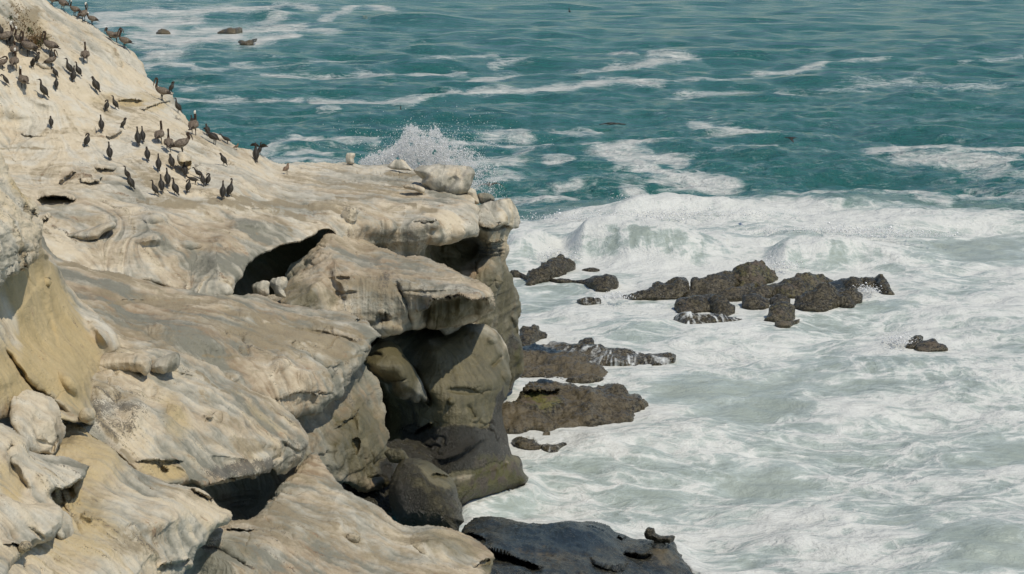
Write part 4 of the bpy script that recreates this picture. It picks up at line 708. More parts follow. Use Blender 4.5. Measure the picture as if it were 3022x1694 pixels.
rock_thing('rock', c4((1620, 520), (1660, 490), (1690, 500), (1715, 560), (1722, 605), (1690, 612), (1640, 600), (1600, 600), (1590, 570), (1640, 545)), 65.6, 'jagged pale rock stacked under the right end of the big streaked boulder', seed=53)
rock_thing('rock', c4((1700, 540), (1750, 530), (1800, 535), (1828, 580), (1780, 600), (1730, 605), (1712, 575)), 67.2, 'grey broken rock sticking out behind the pale end block of the bench', seed=54, base=(0.2, 0, 0.3, 0, 0, 0.2))
rock_thing('rock', c4((1060, 340), (1075, 322), (1110, 300), (1160, 292), (1195, 305), (1220, 340), (1238, 372), (1160, 365), (1090, 360)), 70.5, 'low white dome of rock on the back edge of the bench before the spray', lean=0.5, seed=55, base=(0.8, 0, 0.05, 0, 0, 0))
rock_thing('rock_pedestal', c4((770, 270), (778, 245), (805, 240), (840, 248), (838, 268), (828, 285), (832, 322), (780, 325), (772, 300)), 71.5, 'little white pedestal of rock standing alone on the back edge of the bench', seed=56, base=(0.78, 0.1, 0, 0, 0, 0), jit=0.6)
rock_thing('rock', c4((98, 1185), (150, 1158), (200, 1150), (235, 1165), (222, 1200), (228, 1250), (170, 1262), (120, 1240)), 52.0, 'pale wedge shaped rock at the left of the cave mouth', seed=57, base=(0.65, 0.05, 0.15, 0, 0, 0))
rock_thing('rock', c4((236, 1160), (250, 1138), (300, 1130), (350, 1132), (360, 1160), (345, 1198), (330, 1215), (345, 1270), (270, 1260), (262, 1215), (240, 1190)), 52.6, 'mushroom shaped pale rock in the cave mouth against its right wall', seed=58, base=(0.65, 0.05, 0.12, 0, 0, 0))
rock_thing('rock_finger', c5((420, 545), (520, 510), (600, 490), (660, 468), (700, 458), (745, 455), (760, 472), (752, 495), (700, 520), (670, 545), (640, 572), (560, 576), (510, 568), (450, 565)), 50.6, 'long finger of grey rock with a hooked tip jutting over the saddle', bulge=0.35, rw=16, lean=0.3, tilt=0.2, seed=59, base=(0.42, 0, 0.15, 0, 0, 0.1))
rock_thing('rock', c2((930, 745), (950, 715), (1020, 718), (1060, 745), (1062, 800), (1055, 860), (1020, 882), (985, 875), (960, 840), (930, 790)), 58.2, 'block shaped white rock with a yellow underside below the pair of pelicans', seed=60, base=(0.8, 0.1, 0, 0, 0, 0), paint=[('ochre', 550, 485, 24, 20, 0, 0.6)], stamps=[('lip', c2((930, 800), (980, 805), (1060, 795)), 0.3, 20, 0.35, 20)])
rock_thing('rock', c6((590, 100), (575, 70), (610, 30), (680, -10), (760, -25), (860, -20), (960, -10), (1005, 20), (1000, 60), (985, 110), (960, 130), (930, 110), (860, 100), (760, 110), (680, 120)), 40.2, 'wide white knob of rock, larger of the pair overhanging the speckled hollow', bulge=0.5, rw=40, seed=61, base=(0.72, 0.08, 0.05, 0, 0, 0.16), lean=0.2)
rock_thing('rock', c6((1000, 60), (1040, 20), (1120, -15), (1180, -20), (1192, 15), (1180, 70), (1130, 105), (1080, 118), (1020, 110), (995, 95)), 40.9, 'small white knob of rock beside the wide white knob over the hollow', bulge=0.4, rw=30, seed=62, base=(0.72, 0.12, 0.05, 0, 0, 0.05), lean=0.2)
rock_thing('rock', c6((528, 385), (545, 352), (585, 338), (620, 350), (634, 385), (622, 420), (585, 440), (550, 428), (530, 410)), 35.6, 'round yellow stone at the lower end of the yellow sandstone fold', seed=63, base=(0.7, 0.5, 0, 0, 0, -0.1))
rock_thing('rock', c6((505, 1040), (540, 1020), (580, 1022), (602, 1045), (605, 1070), (580, 1082), (540, 1070), (515, 1060)), 32.6, 'small cream stone lying below the shaded notch in the foreground', seed=64, base=(0.8, 0.4, 0, 0, 0, -0.1))

# --- wet boulders at the foot
rock_thing('wet_boulder', c9((-140, 560), (-130, 460), (-90, 360), (-50, 290), (0, 263), (60, 262), (130, 280), (200, 312), (280, 370), (340, 412), (378, 470), (398, 560), (428, 625), (430, 685), (446, 750), (405, 780), (390, 860), (330, 850), (240, 830), (100, 800), (-40, 770), (-110, 680)), 47.0,
           'big rounded olive wet boulder between the ramp and the surf', bulge=1.2, rw=80, lean=0.35, seed=65, step=2.3, base=(0.3, 0.0, 0.05, 0.78, 0, 0.1), sea=True, wetline=(-0.5, 1.6), paint=[('algae', c9((350, 620))[0][0], c9((350, 620))[0][1], 20, 40, 0, 0.5), ('wet', 1290, 1400, 60, 30, 30, -0.25), ('wet', 1180, 1480, 90, 60, 0, 0.2), ('dark', 1200, 1365, 60, 20, 10, 0.3)], stamps=[('lip', c9((180, 390), (240, 380), (330, 400), (370, 430)), 0.1, 10, 0.2, 14)])  # lowered wetness at the upper right paints an olive highlight into the colour
rock_thing('rock', c7((810, 1290), (850, 1265), (920, 1268), (952, 1300), (940, 1350), (900, 1365), (840, 1350)), 48.6, 'dark angular rock jammed at the bottom of the shaded gully', seed=66, base=(0.2, 0, 0.1, 0.7, 0, 0.2))
FB_out = c9((392, 860), (402, 800), (440, 765), (530, 737), (650, 722), (800, 727), (950, 737), (1060, 742), (1160, 745), (1200, 737), (1290, 736), (1430, 738), (1480, 755), (1550, 782), (1568, 806), (1630, 826), (1680, 852), (1720, 870), (1800, 866), (1850, 880), (1960, 900), (2035, 905), (2042, 940), (2062, 990), (2112, 1030), (2162, 1060), (2202, 1110), (2292, 1142), (2420, 1230), (2420, 1350), (400, 1350))
o = relief('flat_wet_rock', FB_out, [(1370, 1560, 48.8), (1480, 1536, 50.2), (1760, 1540, 50.8), (1850, 1590, 50.6), (2000, 1640, 50.2), (2060, 1690, 49.8), (1500, 1694, 45.2), (1750, 1694, 46.0), (1600, 1600, 48.2), (1440, 1620, 46.6), (1400, 1650, 45.4), (1550, 1660, 46.2), (1900, 1694, 47.8), (1440, 1694, 44.7), (1980, 1600, 51)],
           stamps=[('lip', c9((1380, 1010), (1420, 1060), (1500, 1090), (1580, 1110), (1640, 1095), (1700, 1050)), 0.5, 36, 0.35, 10), ('lip', c9((1630, 995), (1680, 985), (1760, 1000), (1830, 1003), (1880, 985)), 0.45, 16, 0.35, 10), ('lip', c9((1600, 850), (1650, 875), (1680, 850)), 0.3, 14, 0.2, 8), ('lip', c9((1360, 790), (1440, 810), (1520, 815)), 0.25, 10, 0.15, 8),
                   ('lip', c9((560, 1010), (640, 960), (760, 990), (900, 1040), (1050, 1110)), 0.3, 60, 0.9, 40), ('lip', c9((440, 850), (500, 835), (560, 860), (600, 880)), 0.3, 20, 0.4, 20), ('rock', 1945, 1610, 22, 16, 0, 0.6)],
           base=(0.05, 0, 0.0, 0, 0.0, 0.50), paint=[('brown', 1620, 1630, 120, 30, 10, 0.22), ('brown', 1960, 1640, 50, 30, 30, 0.4), ('dark', 1650, 1580, 180, 50, 0, 0.3)], drop=0.05, seed=67, mat=REEF, rw=60, rr=0.9, sea=False, amps=((0.6, 0.25, 3), (2.2, 0.07, 4), (6, 0.02, 3)), flute=0.01, lic_n=12)
tag(o, 'broad flat dark wet rock sloping into the surf at the bottom of the photo', 'rock')
rock_thing('rock', c9((1800, 830), (1815, 800), (1850, 787), (1885, 788), (1895, 830), (1940, 850), (2000, 848), (2038, 858), (2030, 890), (2000, 915), (1950, 900), (1900, 915), (1880, 890), (1830, 880)), 50.4, 'dark saddle shaped knob perched on the flat wet rock', mat=REEF, seed=68, base=(0.05, 0, 0.1, 0, 0.1, 0.3), bulge=0.25, rw=14)

# ================================================================== rocks in the sea
def sea_rock(name, outline, label, lean=1.6, mat=None, base=(0.08, 0, 0.1, 0, 0.2, 0.05), rw=None, bulge=None, seed=70, group=None, z=0.08, blocky=0.24, **kw):
    p = np.array([q[:2] for q in outline]); us_ = np.linspace(p[:, 0].min(), p[:, 0].max(), 60)
    sm = smooth_poly(outline, 4, 0, 1)
    vb = np.array([sm[np.abs(sm[:, 0] - x) < 9][:, 1].max() if (np.abs(sm[:, 0] - x) < 9).any() else p[:, 1].max() for x in us_])
    k = np.ones(9) / 9; vb = np.convolve(np.pad(vb, 4, mode='edge'), k, 'valid')
    def f(U, V):
        b = np.interp(U, us_, vb) + 2.0; d0 = dsea(b, z); return d0 + np.clip(b - V, -6, 400) * d0 / FPX * lean
    ext = p.max(0) - p.min(0); m = min(ext); d0 = float(dsea(p[:, 1].max())); mp = m * d0 / FPX
    kw.setdefault('amps', ((0.9, 0.26 * min(1.5, mp), 3), (2.6, 0.11 * min(1.5, mp), 4), (7, 0.02, 3))); kw.setdefault('ridged', 0.12); kw.setdefault('step', 1.9)
    o = relief(name, outline, dfun=f, rw=rw or 0.35 * m, rr=bulge if bulge is not None else 0.30 * mp, mat=mat or REEF, base=base, seed=seed, sea=False, flute=0.01, jit=2.2, blocky=blocky,
               skirt=((1, 0.1 * mp), (0.1 * m, 0.5 * mp), (0.3 * m, 1.0 * mp)), drop=0.3, lic_n=10, **kw)
    return tag(o, label, 'rock', group)

SEA_ROCKS = [np.array(c9((480, 598), (640, 552), (850, 494), (938, 462), (885, 360), (860, 430), (640, 530), (480, 580))), np.array([q_[:2] for q_ in FB_out])]
def sro(outline, label, **kw):
    SEA_ROCKS.append(np.array([q[:2] for q in outline])); return sea_rock(kw.pop('name', 'sea_rock'), outline, label, **kw)

sro(c8((60, 880), (160, 850), (235, 800), (260, 750), (330, 720), (400, 728), (455, 742), (500, 748), (600, 752), (680, 756), (740, 770), (780, 797), (830, 802), (850, 830), (872, 858), (835, 868), (800, 900), (790, 940), (730, 950), (650, 956), (560, 966), (520, 973), (430, 977), (370, 1000), (340, 1002), (330, 988), (270, 985), (235, 1004), (170, 1002), (60, 1000)),
    'large brown reef shelf with a green slope beside the cliff foot', name='reef_shelf', lean=2.4, bulge=0.6, rw=30, seed=71, base=(0.05, 0, 0.42, 0, 0.05, 0.0), step=2.3, z=0.1,
    paint=[('algae', c8((340, 830))[0][0], c8((340, 830))[0][1], 70, 40, 0, 0.65), ('brown', c8((340, 830))[0][0], c8((340, 830))[0][1], 70, 40, 0, -0.4), ('dark', c8((350, 720))[0][0], c8((350, 720))[0][1], 60, 18, 0, 0.7), ('brown', c8((350, 720))[0][0], c8((350, 720))[0][1], 60, 18, 0, -0.5), ('dark', c8((620, 775))[0][0], c8((620, 775))[0][1], 60, 10, 0, 0.4)],
    stamps=[('lip', c8((220, 790), (300, 785), (380, 780), (440, 765)), 0.4, 20, 0.6, 20)])
sro(c8((170, 560), (240, 548), (290, 550), (400, 566), (470, 590), (550, 610), (592, 640), (640, 655), (686, 685), (680, 715), (640, 730), (560, 741), (480, 738), (400, 720), (200, 700)),
    'middle reef shelf of brown weedy rock with a wet blue top', name='reef_shelf', lean=3.0, bulge=0.4, rw=20, seed=72, base=(0.05, 0, 0.38, 0, 0.12, 0.05), step=2.2, paint=[('dark', c8((340, 570))[0][0], c8((340, 570))[0][1], 90, 16, 6, 0.8), ('brown', c8((340, 570))[0][0], c8((340, 570))[0][1], 90, 16, 6, -0.4), ('algae', c8((480, 640))[0][0], c8((480, 640))[0][1], 60, 20, 0, 0.3)])
sro(c8((300, 570), (330, 548), (400, 530), (520, 545), (660, 555), (760, 575), (850, 582), (960, 598), (1022, 615), (940, 648), (820, 652), (720, 650), (660, 648), (590, 640), (500, 600), (400, 590)),
    'low reef shelf drowned by white trickling water, farthest shelf from the camera', name='reef_shelf', lean=3.4, bulge=0.2, rw=14, seed=73, base=(0.42, 0, 0.3, 0, 0.1, 0.1))
sro(c8((515, 545), (525, 522), (560, 510), (600, 512), (608, 535), (590, 548), (550, 552)), 'small round dark rock on top of the low shelf washed by trickling water', seed=74)
sro(c8((228, 545), (225, 465), (250, 450), (285, 455), (300, 445), (318, 452), (335, 468), (380, 480), (372, 510), (330, 520), (300, 548), (260, 560)), 'ragged brown rock rising beside the cliff pillar above the low shelves', seed=75, base=(0.15, 0, 0.3, 0, 0.1, 0))
sro(c9((800, 128), (850, 108), (920, 104), (970, 112), (1010, 145), (1032, 172), (1010, 200), (935, 207), (880, 195), (830, 165)), 'small dark wedge of rock awash in foam below the large reef shelf', seed=76, base=(0.05, 0, 0.25, 0, 0.1, 0))
sro(c9((1020, 165), (1060, 152), (1120, 160), (1180, 150), (1230, 150), (1220, 165), (1150, 190), (1148, 215), (1100, 222), (1050, 210)), 'grey flat rock half drowned beside the small dark wedge of rock', seed=77, base=(0.3, 0, 0.25, 0, 0.05, 0.1), bulge=0.15)
sro(c9((1030, 90), (1035, 65), (1060, 52), (1088, 62), (1090, 92)), 'tiny brown stone at the foot of the large reef shelf', seed=78, base=(0.05, 0, 0.4, 0, 0.05, 0))
sro(c8((190, 190), (250, 178), (335, 155), (342, 130), (400, 98), (440, 84), (458, 110), (492, 145), (475, 170), (440, 196), (380, 202), (400, 218), (340, 232), (270, 242), (285, 208), (240, 205)), 'pointed dark wet rock before the breaking wave beside the pillar', seed=79, blocky=0.25, base=(0.06, 0, 0.05, 0, 0.08, 0.25))
sro(c8((380, 215), (450, 212), (540, 215), (600, 200), (660, 195), (715, 200), (728, 240), (685, 245), (688, 265), (612, 266), (600, 246), (520, 228), (430, 228)), 'low dark flat rock right of the pointed wet rock', seed=80, blocky=0.15, base=(0.06, 0, 0.05, 0, 0.08, 0.25))
sro(c8((545, 160), (580, 152), (615, 155), (635, 165), (590, 170)), 'small flat stone awash just behind the low dark flat rock', seed=81)
sro(c8((520, 318), (560, 305), (610, 308), (640, 325), (600, 335), (550, 335)), 'grey stone covered by a film of water left of the main reef', seed=82, base=(0.36, 0, 0.1, 0, 0, 0.2))
sro(c8((1450, 300), (1500, 280), (1610, 204), (1640, 188), (1690, 186), (1735, 192), (1780, 204), (1760, 260), (1650, 300)), 'green crusted rock at the back of the main reef, right of its peak', seed=83, base=(0.05, 0, 0.05, 0, 0.45, 0))
sro(c8((1300, 188), (1370, 152), (1420, 138), (1452, 132), (1482, 165), (1540, 205), (1505, 222), (1450, 248), (1400, 270), (1340, 262), (1310, 230)), 'highest greenish peaked rock of the main reef', seed=84, base=(0.05, 0, 0.05, 0, 0.5, 0), amps=((1.2, 0.25, 3), (3.5, 0.22, 4), (9, 0.06, 3)), ridged=0.5)
sro(c8((745, 292), (800, 280), (905, 262), (903, 236), (960, 228), (1000, 220), (1058, 207), (1082, 226), (1080, 262), (1075, 295), (1040, 308), (960, 312), (860, 314), (790, 312)), 'flat tapering rock forming the left end of the main reef', seed=85, blocky=0.2, base=(0.05, 0, 0.05, 0, 0.3, 0))
sro(c8((1060, 305), (1078, 262), (1100, 222), (1150, 205), (1180, 206), (1176, 190), (1250, 183), (1312, 180), (1350, 210), (1352, 250), (1300, 275), (1240, 292), (1150, 305)), 'broad brown slab of rock left of the peak of the main reef', seed=86, blocky=0.25, base=(0.05, 0, 0.2, 0, 0.25, 0))
sro(c8((1230, 300), (1290, 270), (1360, 240), (1420, 235), (1400, 290), (1360, 310), (1280, 318)), 'low brown rock in the gap under the peak of the main reef', seed=87, base=(0.1, 0, 0.25, 0, 0.2, 0))
sro(c8((1385, 298), (1430, 262), (1520, 236), (1600, 215), (1700, 203), (1800, 205), (1822, 222), (1740, 252), (1662, 300), (1590, 295), (1500, 300), (1470, 312), (1400, 312)), 'long slanting slab of rock in the middle of the main reef', seed=88, blocky=0.25, base=(0.05, 0, 0.15, 0, 0.3, 0))
sro(c8((1860, 212), (1900, 206), (1950, 205), (1972, 215), (1968, 262), (1925, 282), (1870, 262), (1850, 235)), 'dark block of rock behind the right hand heap of the main reef', seed=89, base=(0.05, 0, 0.1, 0, 0.2, 0.1))
sro(c8((1745, 250), (1780, 235), (1850, 215), (1890, 215), (1880, 265), (1800, 275)), 'wet bluish rock slab between the long slab and the right hand heap', seed=90, base=(0.03, 0, 0, 0, 0.05, 0.6))
sro(c8((1965, 216), (2030, 205), (2055, 190), (2088, 215), (2110, 250), (2128, 292), (2072, 288), (2040, 258), (1985, 262)), 'leaning rock at the right end of the main reef with foam pouring over it', seed=91, base=(0.06, 0, 0.05, 0, 0.35, 0))
sro(c8((1005, 402), (1040, 390), (1080, 384), (1150, 388), (1230, 390), (1310, 398), (1372, 412), (1300, 430), (1230, 432), (1140, 440), (1080, 444), (1040, 425)), 'low shelf of the main reef streaked by draining white water', name='reef_shelf', seed=92, base=(0.45, 0, 0.1, 0, 0.25, 0), bulge=0.15, rw=10)
sro(c8((1022, 335), (1040, 306), (1120, 296), (1200, 290), (1250, 300), (1292, 326), (1316, 372), (1292, 396), (1240, 400), (1205, 372), (1130, 382), (1080, 386), (1030, 374)), 'front left boulder of the main reef with a knobby right end', seed=93, base=(0.05, 0, 0.1, 0, 0.3, 0))
sro(c8((1355, 322), (1372, 300), (1450, 295), (1492, 316), (1492, 350), (1420, 361), (1362, 350)), 'rounded dark rock in the front middle of the main reef', seed=94, base=(0.05, 0, 0.05, 0, 0.25, 0))
sro(c8((1497, 304), (1540, 290), (1602, 310), (1602, 338), (1540, 344), (1503, 332)), 'small dark rock wedged beside the big front boulder of the main reef', seed=95, base=(0.05, 0, 0.05, 0, 0.2, 0))
sro(c8((1620, 335), (1640, 300), (1700, 275), (1722, 268), (1760, 240), (1800, 250), (1850, 265), (1920, 265), (1957, 300), (1957, 326), (1905, 358), (1850, 348), (1782, 372), (1700, 372), (1632, 362)), 'biggest front boulder of the main reef, dark and glistening', seed=96, base=(0.04, 0, 0.0, 0, 0.2, 0.05), amps=((0.9, 0.3, 3), (2.6, 0.16, 4), (8, 0.05, 3)))
sro(c8((1468, 418), (1490, 385), (1512, 350), (1560, 335), (1620, 355), (1627, 400), (1600, 417), (1540, 430), (1500, 424)), 'lone knobby rock standing in front of the main reef', seed=97, base=(0.05, 0, 0.05, 0, 0.4, 0))
sro(c8((1525, 440), (1560, 424), (1620, 415), (1652, 412), (1600, 450), (1560, 455)), 'low brown stone at the foot of the lone knobby rock', seed=98, base=(0.1, 0, 0.5, 0, 0.1, 0))
sro(c8((2228, 568), (2240, 545), (2282, 520), (2335, 512), (2347, 540), (2390, 545), (2397, 566), (2340, 578), (2262, 578)), 'flat weedy stone of the isolated pair far right in the foam', seed=99, base=(0.08, 0, 0.1, 0, 0.4, 0))
sro(c8((2188, 556), (2210, 512), (2250, 490), (2277, 502), (2276, 530), (2242, 562), (2200, 566)), 'rounded dark stone of the isolated pair far right in the foam', seed=100, base=(0.05, 0, 0.05, 0, 0.2, 0))
sro(c11((480, 176), (510, 155), (530, 156), (548, 164), (556, 179), (515, 182)), 'far brown rock in the surf beyond the bird slope, left of its neighbours', seed=101, base=(0.1, 0, 0.7, 0, 0, 0), step=1.4)
sro(c11((815, 175), (860, 156), (905, 150), (946, 150), (950, 166), (900, 181), (850, 178)), 'far brown wedge of rock in the surf, largest of the distant rocks', seed=102, base=(0.1, 0, 0.7, 0, 0, 0), step=1.4)
sro(c11((925, 228), (935, 215), (960, 222), (1000, 216), (1026, 211), (1005, 240), (940, 242)), 'far grey rock swept by foam, nearest of the distant rocks', seed=103, base=(0.2, 0, 0.4, 0, 0, 0.2), step=1.4)
# ================================================================== the sea
def sea_build():
    us = np.concatenate([np.arange(-700, -40, 18), np.arange(-40, 3062, 5.0), np.arange(3062, 3900, 18)])
    vs = np.concatenate([np.arange(-135, -20, 4.0), np.arange(-20, 760, 2.5), np.arange(760, 1720, 3.2), np.arange(1720, 2100, 12)])
    U, V = np.meshgrid(us, vs)
    d = dsea(V); P = unproj(U, V, d)
    X, Y = P[..., 0], P[..., 1]
    dy = d * d / (FPX * CAMZ) * 3.0
    Z = np.zeros_like(X); r = np.random.default_rng(11)
    for k in range(80):
        lam = math.exp(r.uniform(math.log(1.1), math.log(34))); th = r.normal(0, 0.75) - 0.12
        a = 0.0098 * lam ** 0.70 * r.uniform(0.5, 1.3)
        kx, ky = 2 * math.pi / lam * math.sin(th), 2 * math.pi / lam * math.cos(th)
        fade = sstep(1.0, 2.4, lam / dy)
        ph = r.uniform(0, 6.28) + 1.2 * perlin(X / (lam * 3), Y / (lam * 3), X * 0, k)
        w = np.sin(kx * X + ky * Y + ph)
        Z += a * fade * (w + 0.25 * np.cos(2 * (kx * X + ky * Y + ph)))
    Z *= 1 - 0.22 * sstep(1250, 1420, U) * sstep(560, 660, V)
    foam = np.zeros_like(X); milk = np.zeros_like(X)
    # surf zone
    Bp = np.array(c10((150, 1040), (200, 1030), (350, 1008), (500, 988), (700, 968), (950, 945), (1150, 950), (1400, 945), (1700, 960), (2000, 955), (2300, 965), (2600, 985)))
    B = np.interp(U, Bp[:, 0], Bp[:, 1]); edge = fbm(np.stack([U / 90, V / 60, U * 0], -1), 1.0, 4, 9)
    B = B + 12 * edge
    right = sstep(1250, 1420, U)
    sz = sstep(0, 14, V - B) * right
    foam += 0.55 * sz; milk = sstep(-40, 60, V - B) * right
    low = fbm(np.stack([X / 7.0, Y / 7.0, X * 0], -1), 1.0, 4, 21); mid = fbm(np.stack([X / 2.6 * 0.6, Y / 2.6, X * 0], -1), 1.0, 4, 22)
    foam += sz * (0.50 * low + 0.34 * mid)
    def patch(cr, x, y, rx, ry, s, rot=0):
        nonlocal foam
        (u, v), = cr((x, y)); ca, sa = math.cos(R(rot)), math.sin(R(rot))
        a = ((U - u) * ca + (V - v) * sa) / rx; b = (-(U - u) * sa + (V - v) * ca) / ry
        foam = foam + s * np.exp(-(a * a + b * b))
    for q in [(c10, 2350, 1120, 260, 30, -.42), (c10, 2500, 1200, 150, 26, -.30), (c10, 2450, 985, 200, 16, -.25), (c12, 1780, 760, 190, 40, -.42), (c12, 1720, 1370, 210, 70, -.60), (c12, 1500, 1250, 160, 30, -.15), (c12, 480, 900, 190, 26, -.34), (c12, 900, 450, 190, 34, -.26), (c12, 250, 600, 150, 26, -.26),
              (c12, 450, 1330, 110, 36, -.28), (c12, 60, 500, 90, 24, -.2), (c12, 500, 560, 110, 14, -.25), (c12, 1100, 1120, 120, 16, -.2), (c12, 900, 190, 110, 24, -.18), (c12, 1750, 320, 110, 26, -.18), (c8, 1600, 870, 120, 16, -.25), (c8, 1100, 820, 140, 30, -.14), (c8, 450, 330, 130, 24, -.35), (c8, 330, 225, 120, 22, -.3),
              (c8, 1000, 250, 90, 20, -.1), (c9, 1900, 470, 90, 18, -.3), (c9, 650, 570, 110, 14, -.25), (c9, 1400, 620, 110, 14, -.2), (c9, 850, 580, 80, 12, -.2), (c9, 1400, 300, 90, 16, -.22), (c8, 1900, 400, 90, 22, -.12), (c12, 1000, 760, 150, 20, -.12),
              (c10, 700, 1150, 300, 70, .06), (c10, 1000, 1010, 360, 22, .22), (c10, 1750, 1180, 260, 60, .08), (c10, 2100, 1020, 200, 10, .3), (c10, 1300, 1200, 200, 50, .08), (c8, 1600, 30, 200, 22, -.22), (c8, 1450, 110, 60, 14, -.1), (c8, 2150, 470, 160, 30, .2), (c8, 650, 420, 200, 26, .12), (c9, 1300, 160, 200, 40, .25),
              (c9, 700, 640, 260, 26, .15), (c9, 1100, 700, 300, 12, .3), (c12, 1000, 880, 250, 18, .2), (c12, 1150, 240, 80, 30, .2), (c12, 1700, 120, 160, 40, .15), (c12, 800, 1290, 120, 26, .1), (c9, 1700, 1000, 1, 1, 0), (c12, 560, 1150, 220, 26, .16)]:
        patch(*q)
    # streaks and rafts of old foam on the open water
    strokes = [(c10((0, 372), (200, 355), (450, 340), (650, 320), (800, 300), (1000, 280)), 8, .50), (c10((840, 258), (960, 270), (1040, 285)), 7, .5), (c10((0, 432), (200, 428), (430, 408), (650, 392), (850, 385)), 8, .52), (c10((650, 268), (760, 262)), 4, .35),
               (c10((850, 380), (1100, 380), (1300, 374)), 3, .35), (c10((1340, 355), (1500, 330), (1700, 300), (1850, 290), (2010, 284)), 7, .5), (c10((2100, 292), (2300, 285), (2560, 270)), 5, .3), (c10((950, 445), (1150, 438), (1300, 435)), 7, .32), (c10((1420, 432), (1540, 432)), 5, .3),
               (c10((1700, 420), (2000, 380), (2300, 400), (2450, 410)), 16, .20), (c10((520, 680), (700, 690), (900, 668), (1100, 648), (1180, 640)), 8, .58), (c10((1060, 590), (1150, 610), (1300, 625), (1390, 632)), 12, .5), (c10((650, 720), (760, 760), (850, 800), (950, 840), (1100, 852), (1180, 850)), 17, .55),
               (c10((700, 700), (800, 735), (950, 760)), 14, .5), (c10((400, 605), (480, 605), (570, 610)), 9, .5), (c10((90, 630), (150, 610), (220, 640)), 10, .35), (c10((0, 672), (180, 668)), 7, .55), (c10((270, 680), (440, 675)), 6, .4), (c10((0, 770), (80, 755), (180, 765)), 8, .4), (c10((350, 750), (450, 745)), 8, .32),
               (c10((1150, 712), (1300, 700), (1400, 692)), 5, .3), (c10((1900, 710), (2050, 690), (2250, 705), (2576, 712)), 13, .52), (c10((2000, 735), (2250, 745), (2500, 755)), 12, .4), (c10((2400, 790), (2576, 830)), 22, .25), (c10((340, 905), (460, 900)), 6, .5), (c10((740, 885), (800, 890)), 8, .42), (c10((400, 875), (480, 865)), 5, .3),
               (c10((1040, 940), (1200, 915), (1300, 945)), 9, .4), (c10((1480, 930), (1600, 905), (1700, 935)), 12, .42), (c10((1850, 905), (2000, 900), (2200, 945)), 14, .35), (c10((2300, 915), (2576, 930)), 12, .35), (c10((20, 910), (250, 915), (330, 905)), 8, .25),
               (c11((1160, 790), (1240, 768), (1400, 762), (1560, 765), (1660, 770)), 7, .55), (c11((1060, 820), (1130, 800), (1200, 790)), 10, .5), (c11((1200, 850), (1320, 835), (1420, 830)), 6, .42), (c11((1130, 870), (1300, 868), (1500, 880)), 8, .3), (c11((2100, 780), (2250, 775), (2430, 780)), 8, .58), (c11((2310, 720), (2380, 705), (2460, 740)), 12, .35),
               (c11((2240, 880), (2330, 870), (2420, 890)), 8, .42), (c11((2300, 960), (2400, 950)), 10, .35), (c11((2450, 830), (2576, 800)), 9, .3), (c11((600, 555), (900, 548), (1250, 545)), 5, .42), (c11((1330, 548), (1600, 545), (1850, 540), (2100, 515), (2250, 500)), 6, .48), (c11((900, 355), (1200, 335), (1500, 325)), 4, .35),
               (c11((420, 320), (480, 300), (540, 305)), 8, .38), (c11((440, 365), (560, 355), (670, 362)), 5, .42), (c11((1080, 405), (1300, 410), (1560, 400)), 4, .36), (c11((1600, 405), (1900, 395), (2150, 390)), 6, .48), (c11((700, 375), (900, 372), (1300, 370)), 4, .28), (c11((640, 480), (760, 475)), 6, .25), (c11((1370, 580), (1470, 575)), 4, .3),
               (c11((100, 95), (300, 80), (480, 70), (640, 65), (850, 60), (1000, 70)), 9, .42), (c11((850, 50), (1000, 45), (1180, 38), (1330, 45)), 6, .45), (c11((1510, 45), (1600, 35), (1760, 55)), 5, .5), (c11((1400, 100), (1500, 65)), 6, .4), (c11((500, 130), (600, 112), (690, 120)), 9, .5), (c11((200, 130), (350, 125), (480, 150), (560, 170)), 12, .42),
               (c11((350, 190), (600, 175), (800, 170), (830, 175)), 8, .35), (c11((380, 215), (560, 225), (700, 212), (900, 205)), 9, .55), (c11((1010, 225), (1100, 205), (1240, 210)), 9, .52), (c11((960, 165), (1150, 150), (1300, 160), (1420, 165)), 10, .4), (c11((1050, 120), (1200, 95)), 6, .3), (c11((370, 245), (560, 245)), 5, .35), (c11((600, 285), (650, 275)), 4, .25),
               (c11((1900, 330), (2150, 310), (2300, 290)), 10, .24), (c11((2300, 345), (2576, 330)), 8, .28), (c11((2280, 430), (2576, 410)), 6, .5), (c11((1860, 520), (2000, 530)), 5, .3)]
    for pts, w, s in strokes:
        p = np.array(pts); b0, b1 = p.min(0) - [260, 70], p.max(0) + [260, 70]
        ui = np.nonzero((us > b0[0]) & (us < b1[0]))[0]; vi = np.nonzero((vs > b0[1]) & (vs < b1[1]))[0]
        if not len(ui) or not len(vi): continue
        sl = np.ix_(vi, ui); Us, Vs = U[sl], V[sl]
        b, par = line_dist([(q[0] / 3.2, q[1] + 4 * math.sin(q[0] / 37.0)) for q in pts], Us / 3.2, Vs)
        wob = 1 + 0.9 * perlin(Us / 60, Vs / 18, Us * 0, int(p[0, 0]) % 50)
        foam[sl] = np.maximum(foam[sl], (s + 0.16) * np.exp(-(b / (w * np.clip(wob, .35, 1.8)))**2))
    foam += (0.04 + 0.15 * sstep(560, 100, V) * sstep(1500, 500, U) + 0.10 * sstep(330, 560, V)) * (1 - milk)
    calm = np.zeros_like(X); sink = np.zeros_like(X)
